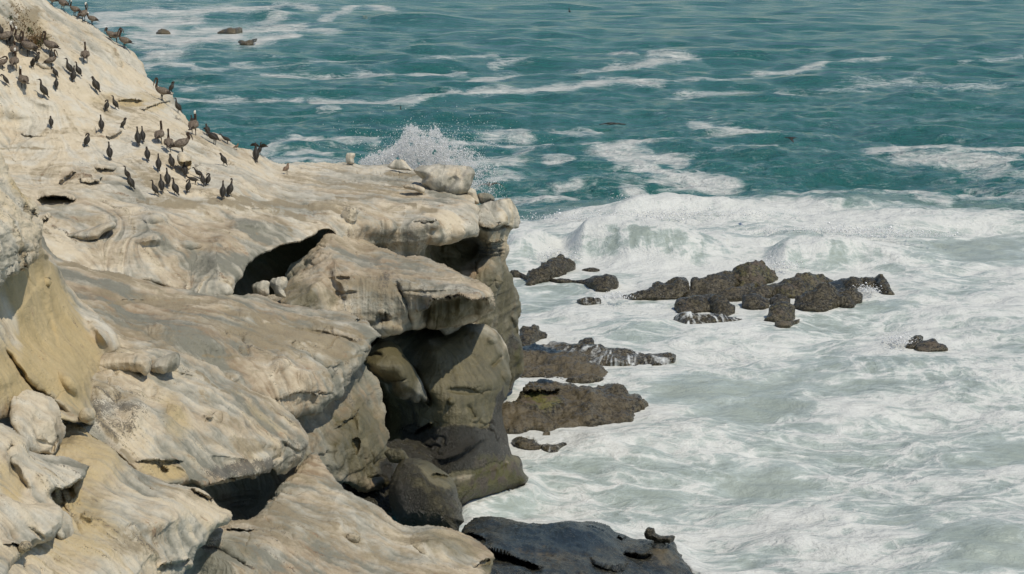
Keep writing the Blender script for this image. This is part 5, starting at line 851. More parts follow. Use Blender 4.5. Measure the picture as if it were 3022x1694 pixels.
    # water churned white round the rocks, sheltered water behind
    for p in SEA_ROCKS:
        b0, b1 = p.min(0) - 80, p.max(0) + 80
        ui = np.nonzero((us > b0[0]) & (us < b1[0]))[0]; vi = np.nonzero((vs > b0[1]) & (vs < b1[1]))[0]
        if not len(ui) or not len(vi): continue
        sl = np.ix_(vi, ui); pts = [tuple(q) for q in p] + [tuple(p[0])]
        b, _ = line_dist([(q[0] / 1.8, q[1]) for q in pts], U[sl] / 1.8, V[sl])
        ins = inside(np.asarray(p, float), us[ui], vs[vi]) & (b > 7); sink[sl] = np.maximum(sink[sl], ins * 1.0)
        foam[sl] += 0.30 * np.exp(-(b / 14)**2) * (0.6 + perlin(U[sl] / 25, V[sl] / 12, U[sl] * 0, 3)); calm[sl] = np.maximum(calm[sl], np.exp(-(b / 26)**2))
    # waves that stand up and break
    def ridge(pts, h, wf, wb, fo=0.0, seed=1, rough=0.0):
        nonlocal Z, foam
        w = np.array([unproj(u, v, dsea(v, h))[:2] for u, v in pts]); o = np.argsort(w[:, 0]); w = w[o]; xs = np.linspace(w[0, 0], w[-1, 0], 41); ys = np.interp(xs, w[:, 0], w[:, 1]); ys = np.convolve(np.pad(ys, 6, mode='reflect', reflect_type='odd'), np.ones(13) / 13, 'valid'); w = np.stack([xs, ys], 1)
        yc = np.interp(X, w[:, 0], w[:, 1])
        dl, par = line_dist([tuple(q) for q in w], X + 0.5 * perlin(X / 2.5, Y / 5.0, X * 0, seed + 1), Y)
        tp = sstep(0.0, 0.42, par) * sstep(1.0, 0.66, par)
        t = np.sign(Y - yc) * dl + 0.8 * perlin(X / 4.5, Y / 8.0, X * 0, seed)
        pr = np.where(t < 0, np.exp(-(t / wf)**2), np.exp(-(t / wb)**2)) * tp
        Z = Z + h * pr * (1 + rough * fbm(np.stack([X / 1.6, Y / 1.6, X * 0], -1), 1.0, 4, seed + 3)); foam = foam + fo * pr
        if fo > 0 and h > 1: foam = foam + tp * (0.30 * np.exp(-((t - 0.2) / 0.6)**2) - 0.42 * np.exp(-((t + 1.1) / 0.75)**2) * (0.5 + 1.1 * np.clip(perlin(X / 1.4, Y / 6.0, X * 0, seed + 9) + 0.3, 0, 1)) + 0.22 * np.exp(-((t + 3.0) / 1.1)**2))
    ridge(c10((-60, 1100), (180, 1085), (300, 1062), (450, 1040), (600, 1042), (800, 1058), (1000, 1066), (1200, 1062), (1350, 1110), (1420, 1150)), 1.7, 1.5, 3.5, .06, 3, .16)
    ridge(c10((1150, 1125), (1330, 1130), (1500, 1115), (1650, 1090), (1800, 1078), (1950, 1092), (2080, 1135), (2200, 1180), (2300, 1215)), 1.5, 1.4, 3.2, .06, 4, .16)
    ridge(c10((400, 1000), (650, 968), (800, 960), (950, 945), (1200, 950), (1400, 962), (1550, 975)), 0.8, 1.2, 2.5, .16, 5, .3)
    ridge(c10((1700, 1010), (1900, 1005), (2200, 1005), (2450, 1000), (2600, 1000)), 0.55, 1.0, 2.2, .18, 6, .2)
    ridge(c11((1350, 90), (1480, 60), (1560, 52), (1680, 60), (1800, 70), (2000, 78), (2200, 85)), 1.5, 5.5, 9.0, .0, 7)
    ridge(c11((500, 85), (700, 72), (900, 62), (1100, 66), (1350, 75)), 1.0, 4.0, 8.0, .0, 8)
    ridge(c11((820, 795), (900, 782), (1000, 775), (1130, 775), (1250, 765), (1500, 765)), 0.6, 1.6, 3.0, .0, 9)
    ridge(c10((1150, 720), (1350, 700), (1500, 690), (1650, 700), (1850, 720)), 0.5, 2.0, 3.0, .0, 10)
    ridge(c10((250, 690), (400, 678), (500, 688), (620, 690)), 0.5, 1.6, 3.0, .0, 12)
    churn = fbm(np.stack([X / 1.5, Y / 1.1, X * 0], -1), 1.0, 5, 33, 0.55); ch2 = fbm(np.stack([X / 5.0, Y / 3.0, X * 0], -1), 1.0, 3, 35)
    Z = Z + milk * np.clip(foam + 0.2, 0.2, 1) * (0.20 * churn + 0.30 * ch2)
    Z = Z * (1 - 0.85 * calm) + 0.03 * calm
    SINK = sink
    Z = np.where(SINK > 0, np.minimum(Z, -0.25), Z)
    far = sstep(90, 260, d)
    P[..., 2] = Z
    # rows of the sheet
    n, m = U.shape
    idx = np.arange(n * m).reshape(n, m)
    q = np.stack([idx[:-1, :-1].ravel(), idx[1:, :-1].ravel(), idx[1:, 1:].ravel(), idx[:-1, 1:].ravel()], 1)
    # leave out what lies deep inside the cliff
    uc = U[:-1, :-1].ravel(); vc = V[:-1, :-1].ravel()
    hid = ((uc < 900) & (vc > 620)) | ((uc < 300) & (vc > 330)) | ((uc < 1180) & (vc > 700) & (vc < 1500))
    q = q[~hid]
    keep = np.unique(q); lut = -np.ones(n * m, np.int64); lut[keep] = np.arange(len(keep)); q = lut[q]
    vv = P.reshape(-1, 3)[keep]
    me = mesh_from('sea', vv, q, None, {'foam': np.clip(foam, -0.5, 1.3).ravel()[keep], 'milk': milk.ravel()[keep], 'far': far.ravel()[keep]})
    o = link('sea', me, SEA); tag(o, kind='structure')
    print('sea', len(vv))
    a = 9000.0
    me2 = mesh_from('sea_bed', [(-a, -a, -3), (a, -a, -3), (a, a, -3), (-a, a, -3)], [(0, 1, 2, 3)], None, {})
    s2 = link('sea_bed', me2, plain_material('sea_bed_dark', (0.02, 0.10, 0.11), 0.4, 0.2, 0.05)); tag(s2, kind='structure')
    return vv, q
SEA_V, SEA_Q = sea_build()
for o_, _, _, nm in LAYERS:
    if 'label' not in o_: tag(o_, kind='structure')

# ------------------------------------------------------------------ spray thrown up behind the bench
def droplets(name, cloud, size, mat, label, cat):
    n = len(cloud); r = np.random.default_rng(5)
    base = np.array([(1, 1, 1), (-1, -1, 1), (-1, 1, -1), (1, -1, -1)], float)
    tri = np.array([(0, 1, 2), (0, 3, 1), (0, 2, 3), (1, 3, 2)])
    a = r.uniform(0, 6.28, n); ca, sa = np.cos(a), np.sin(a)
    b = base[None].repeat(n, 0); x = b[..., 0] * ca[:, None] - b[..., 1] * sa[:, None]; y = b[..., 0] * sa[:, None] + b[..., 1] * ca[:, None]
    v = np.stack([x, y, b[..., 2]], -1) * size[:, None, None] * 0.6 + cloud[:, None, :]
    f = tri[None] + 4 * np.arange(n)[:, None, None]
    me = mesh_from(name, v.reshape(-1, 3), None, f.reshape(-1, 3), {}, True)
    o = link(name, me, mat); tag(o, label, cat, kind='stuff'); return o
SPRAY = bpy.data.materials.new('white_spray'); SPRAY.use_nodes = True
_n = SPRAY.node_tree.nodes; _l = SPRAY.node_tree.links; _n.remove(_n['Principled BSDF'])
_d = _n.new('ShaderNodeBsdfDiffuse'); _t = _n.new('ShaderNodeBsdfTranslucent'); _x = _n.new('ShaderNodeMixShader')
for q_ in (_d, _t): q_.inputs['Color'].default_value = (0.97, 0.97, 0.96, 1)
_x.inputs[0].default_value = 0.22; _l.new(_d.outputs[0], _x.inputs[1]); _l.new(_t.outputs[0], _x.inputs[2]); _l.new(_x.outputs[0], _n['Material Output'].inputs['Surface'])
r = np.random.default_rng(8); cl = []; szs = []
env = np.array([(1050, 478), (1080, 468), (1110, 452), (1150, 436), (1178, 415), (1192, 378), (1212, 366), (1236, 380), (1258, 392), (1285, 376), (1305, 398), (1330, 420), (1365, 432), (1400, 446), (1440, 462), (1480, 500), (1510, 545)], float)
m_ = 150000
u = r.uniform(1050, 1510, m_); tp = np.interp(u, env[:, 0], env[:, 1]) + 10 * perlin(u / 6.0, u * 0, u * 0, 3); bs = np.interp(u, [1050, 1250, 1400, 1510], [492, 505, 560, 600])
k = r.random(m_); v = tp + (bs - tp) * np.clip(k, 0, 1) - 10 * r.exponential(0.6, m_) * (r.random(m_) < 0.25)
# fans of finer strands leaving the rock
ang = np.arctan2(u - 1235, 640 - v); rad = np.hypot(u - 1235, 640 - v)
cl_ = perlin(ang * 22, rad / 40, u * 0, 5) * 0.35 + perlin(ang * 60, rad / 18, u * 0, 6) * 0.35 + perlin(u / 24, v / 24, u * 0, 7) * 0.7 + perlin(u / 9, v / 9, u * 0, 8) * 0.5
w_ = np.exp(-((u - 1245) / 120)**2) * (0.35 + 0.65 * np.clip((v - tp) / 60, 0, 1)) + 0.10
keep = (r.random(m_) < np.clip(w_ * (1 - sstep(1380, 1505, u)) * sstep(1050, 1090, u) * (0.75 + 1.1 * cl_), 0, 1)); u, v = u[keep], v[keep]
cl.append(unproj(u, v, 77 + r.normal(0, 1.3, len(u)))); szs.append(np.exp(r.normal(math.log(0.0150), 0.38, len(u))))
m_ = 1500; u = r.normal(1280, 120, m_); v = 440 - np.abs(r.normal(0, 40, m_)); cl.append(unproj(u, v, 77 + r.normal(0, 1, m_))); szs.append(np.exp(r.normal(math.log(0.014), 0.35, m_)))
print('spray', len(cl[0]))
droplets('sea_spray', np.concatenate(cl), np.concatenate(szs), SPRAY, 'burst of white sea spray shooting up behind the flat bench', 'spray')
# spray torn off the main breaker and the surf round the reef
cl = []; szs = []
for (u, v, n, su, sv) in [(*c10((1000, 1010))[0], 2600, 160, 9), (*c10((700, 1030))[0], 2500, 150, 10), (*c10((1700, 1090))[0], 2200, 120, 10), (*c10((2000, 1110))[0], 1600, 80, 10), (*c10((750, 935))[0], 260, 30, 10), (*c8((1985, 280))[0], 700, 18, 9), (*c8((420, 110))[0], 900, 40, 14), (*c8((1520, 160))[0], 900, 40, 14), (*c8((2150, 540))[0], 700, 22, 12), (*c8((720, 310))[0], 500, 22, 8)]:
    uu = r.normal(u, su, n); vv = v - np.abs(r.normal(0, sv, n)); d_ = dsea(np.full(n, v + 16)) + r.normal(0, .5, n)
    cl.append(unproj(uu, vv, d_)); szs.append(np.exp(r.normal(math.log(0.02), 0.5, n)))
droplets('surf_spray', np.concatenate(cl), np.concatenate(szs), SPRAY, 'fine white spray flying off the breaking wave and the reef', 'spray')
# ================================================================== birds
def cat_rom(p, k):
    p = np.asarray(p, float); n = len(p); out = []
    for i in range(n - 1):
        a, b, c, d = p[max(i - 1, 0)], p[i], p[i + 1], p[min(i + 2, n - 1)]
        for t in np.arange(k) / k:
            out.append(0.5 * (2 * b + (c - a) * t + (2 * a - 5 * b + 4 * c - d) * t * t + (3 * b - a - 3 * c + d) * t**3))
    out.append(p[-1]); return np.array(out)

def loft(name, path, rad, mat, segs=10, k=4, flat=None, mats=None, split=None):
    """one continuous skin along a path; rad = (sideways, in plane) radius at each path point"""
    P = cat_rom(path, k); Rr = np.maximum(cat_rom(rad, k), 0.0015); n = len(P)
    T = np.gradient(P, axis=0); T /= np.linalg.norm(T, axis=1)[:, None] + 1e-9
    s = np.array([0, 1.0, 0]) if flat is None else np.array(flat, float); V = []
    for i in range(n):
        s = s - (s @ T[i]) * T[i]; s /= np.linalg.norm(s) + 1e-9
        b = np.cross(T[i], s)
        for j in range(segs):
            a = 2 * math.pi * j / segs; V.append(P[i] + s * Rr[i, 0] * math.cos(a) + b * Rr[i, 1] * math.sin(a))
    q = [(i * segs + j, i * segs + (j + 1) % segs, (i + 1) * segs + (j + 1) % segs, (i + 1) * segs + j) for i in range(n - 1) for j in range(segs)]
    V.append(P[0]); V.append(P[-1]); c0, c1_ = n * segs, n * segs + 1
    t = [(c0, (j + 1) % segs, j) for j in range(segs)] + [(c1_, (n - 1) * segs + j, (n - 1) * segs + (j + 1) % segs) for j in range(segs)]
    me = mesh_from(name, V, q, t, {})
    for m in (mats or [mat]): me.materials.append(m)
    if split:    # material changes along the body: fractions of its length
        mi = np.zeros(len(me.polygons), np.int32); fr = np.array([p.vertices[0] // segs for p in me.polygons]) / n
        for kx, f in enumerate(split): mi[fr >= f] = kx + 1
        me.polygons.foreach_set('material_index', mi)
    return me

def join_meshes(name, ms, mat):
    vs = []; fs = []; o = 0
    for m in ms:
        v = np.empty(len(m.vertices) * 3, np.float32); m.vertices.foreach_get('co', v); vs.append(v.reshape(-1, 3))
        fs += [tuple(i + o for i in p.vertices) for p in m.polygons]; o += len(m.vertices)
    me = bpy.data.meshes.new(name); me.from_pydata([tuple(x) for x in np.concatenate(vs)], [], fs); me.shade_smooth(); me.materials.append(mat); return me

CORM = plain_material('cormorant_plumage', (0.028, 0.024, 0.018), 0.6, 0.4, 40, 0.35)
CWING = plain_material('cormorant_wing', (0.044, 0.038, 0.027), 0.6, 0.5, 30, 0.35)
CHEAD = plain_material('cormorant_head', (0.036, 0.025, 0.017), 0.65, 0.3, 40, 0.3)
BILL = plain_material('dark_bill', (0.05, 0.042, 0.032), 0.5, 0.2, 40)
LEG = plain_material('dark_leg', (0.02, 0.018, 0.015), 0.6, 0.2, 40)
PBODY = plain_material('pelican_plumage', (0.15, 0.118, 0.088), 0.8, 0.4, 26, 0.2)
PWING = plain_material('pelican_wing', (0.185, 0.15, 0.115), 0.8, 0.45, 22, 0.2)
PBAND = plain_material('pelican_flight_feathers', (0.055, 0.043, 0.034), 0.8, 0.4, 22, 0.2)
PNECK = plain_material('pelican_brown_neck', (0.055, 0.034, 0.022), 0.7, 0.3, 30, 0.2)
PWHITE = plain_material('pelican_white_head', (0.66, 0.63, 0.55), 0.7, 0.08, 30, 0.2)
PBELLY = plain_material('pelican_pale_belly', (0.38, 0.34, 0.28), 0.8, 0.3, 24, 0.2)
PBILL = plain_material('pelican_bill', (0.12, 0.09, 0.065), 0.5, 0.25, 30)
GULL = plain_material('young_gull_plumage', (0.20, 0.14, 0.095), 0.8, 0.35, 30, 0.2)
GBEL = plain_material('gull_pale_belly', (0.62, 0.60, 0.55), 0.8, 0.1, 30, 0.2)

def leg_mesh(x, y, top, knee, mat, foot=0.06, r=0.009):
    a = loft('leg', [(x, y, top), (knee, y, top * 0.45), (0.0, y, 0.012)], [(r * 2.2, r * 2.2), (r, r), (r, r)], mat, 6, 2)
    b = loft('foot', [(-0.02, y, 0.006), (foot * 0.5, y, 0.008), (foot, y, 0.004)], [(0.006, 0.006), (0.022, 0.005), (0.034, 0.003)], mat, 6, 2)
    return join_meshes('leg', [a, b], mat)

def cormorant(pose):
    """parts of one cormorant, standing, facing +x"""
    pr = {}
    lean = {'lean': 0.55, 'stoop': 0.8}.get(pose, 0.0)
    def L(p):     # lean the trunk forward about the hip
        x, y, z = p; c, s_ = math.cos(lean), math.sin(lean); z0 = 0.17
        return (x * c + (z - z0) * s_, y, z0 + (z - z0) * c - x * s_)
    trunk = [(-0.135, 0, 0.125), (-0.105, 0, 0.17), (-0.055, 0, 0.25), (-0.01, 0, 0.34), (0.03, 0, 0.425), (0.055, 0, 0.49)]
    tr = [(0.030, 0.022), (0.060, 0.050), (0.088, 0.082), (0.096, 0.094), (0.078, 0.075), (0.048, 0.048)]
    if pose in ('upright', 'spread', 'lean'):
        neck = [(0.062, 0, 0.555), (0.060, 0, 0.62), (0.072, 0, 0.672), (0.108, 0, 0.697), (0.150, 0, 0.692)]; nr = [(0.034, 0.036), (0.025, 0.027), (0.026, 0.028), (0.031, 0.030), (0.018, 0.017)]; bill = [(0.145, 0, 0.692), (0.185, 0, 0.692), (0.222, 0, 0.684)]
    elif pose == 'glance':   # head turned over the shoulder
        neck = [(0.066, 0.0, 0.55), (0.060, 0.012, 0.615), (0.064, 0.03, 0.67), (0.062, 0.066, 0.695), (0.050, 0.105, 0.69)]; nr = [(0.034, 0.036), (0.025, 0.027), (0.026, 0.028), (0.030, 0.030), (0.018, 0.017)]; bill = [(0.051, 0.10, 0.69), (0.040, 0.14, 0.69), (0.030, 0.176, 0.683)]
    elif pose == 'hunch':
        neck = [(0.085, 0, 0.525), (0.100, 0, 0.555), (0.098, 0, 0.582), (0.120, 0, 0.592), (0.162, 0, 0.575)]; nr = [(0.046, 0.050), (0.040, 0.044), (0.036, 0.036), (0.034, 0.033), (0.018, 0.017)]; bill = [(0.155, 0, 0.576), (0.195, 0, 0.565), (0.225, 0, 0.552)]
    elif pose == 'preen':    # neck bent back, head buried in the shoulder
        neck = [(0.095, 0.005, 0.545), (0.120, 0.03, 0.585), (0.095, 0.075, 0.600), (0.050, 0.102, 0.555), (0.020, 0.105, 0.500)]; nr = [(0.040, 0.042), (0.032, 0.034), (0.030, 0.030), (0.031, 0.031), (0.020, 0.018)]; bill = [(0.022, 0.105, 0.505), (0.005, 0.102, 0.470), (-0.008, 0.095, 0.440)]
    elif pose == 'breast':   # bill down at the breast
        neck = [(0.100, 0, 0.545), (0.140, 0, 0.575), (0.178, 0, 0.552), (0.184, 0, 0.505), (0.170, 0, 0.470)]; nr = [(0.038, 0.040), (0.030, 0.032), (0.030, 0.030), (0.031, 0.031), (0.019, 0.017)]; bill = [(0.172, 0, 0.476), (0.155, 0, 0.445), (0.135, 0, 0.420)]
    elif pose == 'hook':     # neck craned over, bill pointing back down
        neck = [(0.075, 0, 0.555), (0.10, 0, 0.625), (0.105, 0, 0.685), (0.070, 0, 0.715), (0.035, 0, 0.690)]; nr = [(0.034, 0.036), (0.025, 0.027), (0.024, 0.025), (0.028, 0.028), (0.017, 0.016)]; bill = [(0.038, 0, 0.693), (0.015, 0, 0.665), (0.0, 0, 0.635)]
    else:                    # stoop
        neck = [(0.075, 0, 0.56), (0.080, 0, 0.625), (0.040, 0, 0.660), (0.060, 0, 0.700), (0.085, 0, 0.730)]; nr = [(0.034, 0.036), (0.026, 0.028), (0.027, 0.028), (0.030, 0.030), (0.018, 0.017)]; bill = [(0.082, 0, 0.725), (0.100, 0, 0.755), (0.112, 0, 0.785)]
    path = [L(p) for p in trunk + neck]
    pr['body'] = [loft('body', path, tr + nr, CORM, 12, 4, mats=[CORM, CHEAD], split=[0.56])]
    pr['bill'] = [loft('bill', [L(p) for p in bill], [(0.010, 0.012), (0.007, 0.008), (0.003, 0.004)], BILL, 6, 2)]
    pr['tail'] = [loft('tail', [L((-0.115, 0, 0.155)), L((-0.165, 0, 0.085)), L((-0.215, 0, 0.025 if not lean else 0.03))], [(0.030, 0.018), (0.040, 0.009), (0.046, 0.004)], CORM, 8, 2)]
    pr['wing'] = []
    for s in (-1, 1):
        if pose == 'spread':
            pr['wing'].append(loft('wing', [(0.035, 0.05 * s, 0.45), (0.02, 0.20 * s, 0.545), (-0.01, 0.38 * s, 0.555), (-0.06, 0.52 * s, 0.49)], [(0.07, 0.022), (0.125, 0.013), (0.115, 0.010), (0.02, 0.004)], CWING, 8, 3, flat=(0.5, 0, -0.85)))
        else:
            pr['wing'].append(loft('wing', [L((0.050, 0.058 * s, 0.455)), L((0.000, 0.085 * s, 0.365)), L((-0.060, 0.082 * s, 0.265)), L((-0.125, 0.048 * s, 0.165)), L((-0.165, 0.022 * s, 0.110))], [(0.012, 0.030), (0.022, 0.078), (0.022, 0.082), (0.014, 0.045), (0.005, 0.010)], CWING, 8, 3))
    hip = -0.055 if not lean else -0.03
    pr['leg'] = [leg_mesh(hip, 0.042 * s, 0.185, -0.02, LEG) for s in (-1, 1)]
    return pr, 0.72 if pose in ('upright', 'glance', 'spread') else (0.74 if pose == 'hook' else 0.62)

def pelican(pose, head='brown'):
    pr = {}; hm = PWHITE if head == 'white' else PNECK
    trunk = [(-0.33, 0, 0.30), (-0.24, 0, 0.335), (-0.12, 0, 0.385), (0.02, 0, 0.44), (0.13, 0, 0.50), (0.19, 0, 0.55)]
    tr = [(0.04, 0.022), (0.095, 0.065), (0.145, 0.125), (0.155, 0.150), (0.118, 0.118), (0.066, 0.070)]
    if pose == 'tall':
        neck = [(0.215, 0, 0.635), (0.185, 0, 0.75), (0.165, 0, 0.86), (0.180, 0, 0.945), (0.235, 0, 0.965)]; nr = [(0.046, 0.048), (0.034, 0.036), (0.032, 0.034), (0.040, 0.042), (0.028, 0.030)]; bill = [(0.235, 0, 0.955), (0.285, 0, 0.83), (0.315, 0, 0.70), (0.335, 0, 0.615)]
    elif pose == 'low':      # neck folded, bill resting on the breast
        neck = [(0.235, 0, 0.605), (0.225, 0, 0.675), (0.190, 0, 0.725), (0.205, 0, 0.775), (0.26, 0, 0.775)]; nr = [(0.052, 0.056), (0.042, 0.044), (0.040, 0.042), (0.042, 0.044), (0.030, 0.030)]; bill = [(0.26, 0, 0.768), (0.315, 0, 0.68), (0.345, 0, 0.59), (0.36, 0, 0.51)]
    elif pose == 'asleep':   # head laid back along the back
        neck = [(0.225, 0.01, 0.62), (0.195, 0.03, 0.70), (0.120, 0.05, 0.715), (0.055, 0.05, 0.690), (0.00, 0.05, 0.665)]; nr = [(0.050, 0.054), (0.040, 0.042), (0.038, 0.040), (0.042, 0.042), (0.030, 0.028)]; bill = [(0.0, 0.05, 0.665), (-0.10, 0.05, 0.615), (-0.18, 0.05, 0.575), (-0.25, 0.045, 0.54)]
    else:                    # preening into the breast
        neck = [(0.255, 0, 0.60), (0.315, 0, 0.64), (0.355, 0, 0.60), (0.345, 0, 0.53), (0.305, 0, 0.49)]; nr = [(0.050, 0.054), (0.042, 0.044), (0.040, 0.042), (0.042, 0.042), (0.028, 0.028)]; bill = [(0.305, 0, 0.49), (0.23, 0, 0.43), (0.17, 0, 0.37), (0.12, 0, 0.32)]
    pr['body'] = [loft('body', trunk + neck, tr + nr, PBODY, 12, 4, mats=[PBODY, PNECK, hm], split=[0.53, 0.76])]
    pr['bill'] = [loft('bill', bill, [(0.020, 0.024), (0.018, 0.030), (0.013, 0.020), (0.005, 0.006)], PBILL, 6, 3)]
    pr['tail'] = [loft('tail', [(-0.29, 0, 0.315), (-0.37, 0, 0.275), (-0.44, 0, 0.25)], [(0.05, 0.024), (0.07, 0.012), (0.06, 0.005)], PBAND, 8, 2)]
    pr['belly'] = [loft('belly', [(-0.14, 0, 0.30), (-0.02, 0, 0.315), (0.09, 0, 0.38)], [(0.04, 0.03), (0.115, 0.075), (0.05, 0.04)], PBELLY, 8, 3)]
    pr['wing'] = [loft('wing', [(0.13, 0.105 * s, 0.54), (0.04, 0.148 * s, 0.475), (-0.09, 0.150 * s, 0.425), (-0.24, 0.095 * s, 0.375), (-0.36, 0.035 * s, 0.335)], [(0.016, 0.042), (0.026, 0.105), (0.026, 0.105), (0.020, 0.062), (0.006, 0.014)], PWING, 8, 3, mats=[PWING, PBAND], split=[0.68]) for s in (-1, 1)]
    pr['leg'] = [leg_mesh(-0.02, 0.065 * s, 0.31, 0.015, LEG, 0.10, 0.014) for s in (-1, 1)]
    return pr, {'tall': 1.0, 'low': 0.82, 'asleep': 0.76, 'preen': 0.70}[pose]

PROTO = {}
def parts_of(kind, pose):
    if (kind, pose) not in PROTO:
        PROTO[(kind, pose)] = cormorant(pose) if kind == 'cormorant' else pelican(*(pose.split('/') if '/' in pose else (pose, 'brown')))
    return PROTO[(kind, pose)]

def bvh_of(names):
    vs = []; fs = []; o = 0
    for ob, v, f, nm in LAYERS:
        if nm in names:
            vs.append(v); fs.append(np.asarray(f) + o); o += len(v)
    return BVHTree.FromPolygons([tuple(x) for x in np.concatenate(vs).tolist()], np.concatenate(fs).tolist(), all_triangles=False)
GROUND = bvh_of(['cliff_slope'])
def on_rock(u, v):
    for k in range(0, 26):
        a = Vector(unproj(u, v + k, 1.0).tolist()) - Vector((0, 0, CAMZ)); a.normalize()
        hit = GROUND.ray_cast(Vector((0, 0, CAMZ)), a)
        if hit[0] is not None: return hit[0]
    raise ValueError('no rock under %s %s' % (u, v))

def place(kind, pose, u, v, hpx, head, label, group, tiltx=0.0, loc=None, size=None):
    pr, h = parts_of(kind, pose)
    p = loc or on_rock(u, v)
    d = (p - Vector((0, 0, CAMZ))).dot(Vector((0, CP, -SP)))
    s = size or max(0.62, min(1.45, hpx * d / FPX / (h * 0.985)))
    o = bpy.data.objects.new(kind, None); C.objects.link(o); o.empty_display_size = 0.1
    o.location = p + Vector((0, 0, -0.012)); o.rotation_euler = (0, tiltx, R(head)); o.scale = (s * 1.12, s * 1.16, s)
    tag(o, label, kind, group)
    for part, ms in pr.items():
        for m in ms:
            c = bpy.data.objects.new(part, m); C.objects.link(c); c.parent = o
    return o

GC = 'cormorants roosting on the cliff'; GP = 'pelicans resting on the cliff'
def birds(kind, group, crp, scale, rows):
    for (x, y, top, head, pose, label) in rows:
        (u, v), = crp((x, y)); place(kind, pose, u, v, (y - top) / scale, head, label, group)

birds('cormorant', GC, c1, 4.376, [
    (15, 455, 340, 130, 'hunch', 'hunched cormorant cut off by the left edge, highest of the cormorants there'),
    (150, 600, 410, 100, 'hunch', 'dark cormorant seen from behind just below the leftmost white headed pelican'),
    (435, 690, 508, 150, 'upright', 'slim upright cormorant behind the round backed cormorant, right of the brown necked pelican'),
    (490, 815, 680, 40, 'preen', 'round backed cormorant with its head tucked away, above the grey breasted cormorant'),
    (425, 885, 740, 300, 'breast', 'grey breasted cormorant bowing beside the round backed cormorant'),
    (668, 780, 680, 90, 'hunch', 'dark cormorant half hidden behind the pelican that stands with a pale belly'),
    (710, 1000, 868, 160, 'breast', 'cormorant bending its head low, directly above another standing cormorant'),
    (730, 1150, 985, 100, 'upright', 'cormorant with its back turned below the one bending its head low'),
    (560, 1262, 1018, 165, 'upright', 'tall cormorant with bill pointing left, alone below the pale necked pelican'),
    (893, 960, 748, 160, 'upright', 'tall cormorant looking left, uppermost of a tight group of three'),
    (1010, 985, 795, 150, 'upright', 'cormorant looking left, right hand bird of the tight group of three'),
    (955, 1060, 848, 80, 'upright', 'cormorant seen from behind, lowest bird of the tight group of three'),
    (1235, 1190, 985, 150, 'hunch', 'broad hunched cormorant facing left alone in the middle of the pale slope'),
    (1485, 1410, 1230, 165, 'upright', 'cormorant looking left at the left end of the shaded notch'),
    (1385, 1432, 1312, 70, 'preen', 'rounded preening cormorant just left of the shaded notch'),
    (70, 1100, 948, 190, 'breast', 'cormorant with its head hanging down at the left edge, lowest bird there'),
])
birds('cormorant', GC, c3, 2.063, [(312, 776, 712, 110, 'hunch', 'lone hunched cormorant far left on the bare pale slope above the small lip')])
birds('cormorant', GC, c2, 2.889, [
    (480, 522, 445, 20, 'preen', 'bent dark cormorant partly hidden by the small white lip of rock'),
    (288, 540, 400, 110, 'upright', 'upright cormorant on the small white lip of rock, seen from behind'),
    (170, 672, 558, 60, 'preen', 'cormorant with its bill in its shoulder feathers, left of the small white lip'),
    (358, 782, 630, 110, 'upright', 'slender upright cormorant below the small white lip of rock'),
    (600, 662, 502, 110, 'upright', 'left bird of two upright cormorants standing shoulder to shoulder'),
    (640, 632, 498, 110, 'upright', 'right bird of two upright cormorants standing shoulder to shoulder'),
    (890, 202, 108, 30, 'preen', 'cormorant preening its back on the very tip of the rock ledge over the sea'),
    (938, 382, 255, 160, 'upright', 'cormorant facing left on the edge just under the tip of the rock ledge'),
    (1068, 450, 350, 110, 'stoop', 'cormorant craning its neck beside the white headed pelican on the skyline'),
    (1190, 578, 475, 120, 'hunch', 'dark hunched cormorant on the skyline, behind and left of a taller cormorant'),
    (1250, 655, 505, 150, 'lean', 'cormorant on the skyline edge leaning forward right of the dark hunched one'),
    (1360, 648, 555, 175, 'lean', 'cormorant leaning forward with lowered head, last bird on the skyline before the pair'),
    (1325, 832, 724, 160, 'hunch', 'hunched cormorant alone on the brown slope right of the pelicans'),
    (1606, 802, 640, 100, 'upright', 'front bird of the pair at the lower end of the skyline, wings closed'),
    (1640, 742, 632, 62, 'spread', 'cormorant drying its spread wings against the sea at the lower end of the skyline'),
    (680, 793, 672, 110, 'hunch', 'hunched cormorant left of the lowest pair of pelicans'),
    (776, 878, 732, 100, 'upright', 'slim cormorant with its back turned, below the hunched one and left of the white block'),
    (885, 858, 732, 120, 'hunch', 'dark hunched cormorant touching the left side of the white block of rock'),
    (1000, 926, 784, 110, 'upright', 'upright cormorant standing in front of the white block of rock'),
    (1125, 945, 845, 150, 'lean', 'dark cormorant highest in the huddle right of the white block'),
    (1085, 995, 912, 170, 'stoop', 'dark cormorant stooping low in the middle of the huddle'),
    (1150, 1002, 905, 120, 'hunch', 'dark cormorant behind the stooping bird in the huddle'),
    (1200, 1002, 903, 60, 'preen', 'preening cormorant at the right end of the huddle'),
    (1032, 1062, 952, 70, 'preen', 'preening cormorant at the lower left of the huddle'),
    (852, 1008, 853, 110, 'upright', 'rear bird of three slim cormorants standing left of the huddle'),
    (800, 1060, 909, 110, 'upright', 'middle bird of three slim cormorants standing left of the huddle'),
    (915, 1085, 935, 140, 'upright', 'front right bird of three slim cormorants, looking left'),
    (740, 1085, 953, 165, 'upright', 'cormorant with bill pointing left, left of the three slim cormorants'),
    (505, 955, 846, 170, 'upright', 'rear cormorant of the overlapping pair farthest left on the flat, bill pointing left'),
    (535, 1035, 884, 150, 'upright', 'front cormorant of the overlapping pair farthest left on the flat'),
    (1325, 1118, 962, 90, 'upright', 'left cormorant of the close pair farthest right on the flat'),
    (1388, 1098, 940, 60, 'hook', 'right cormorant of the close pair farthest right, neck hooked over'),
])
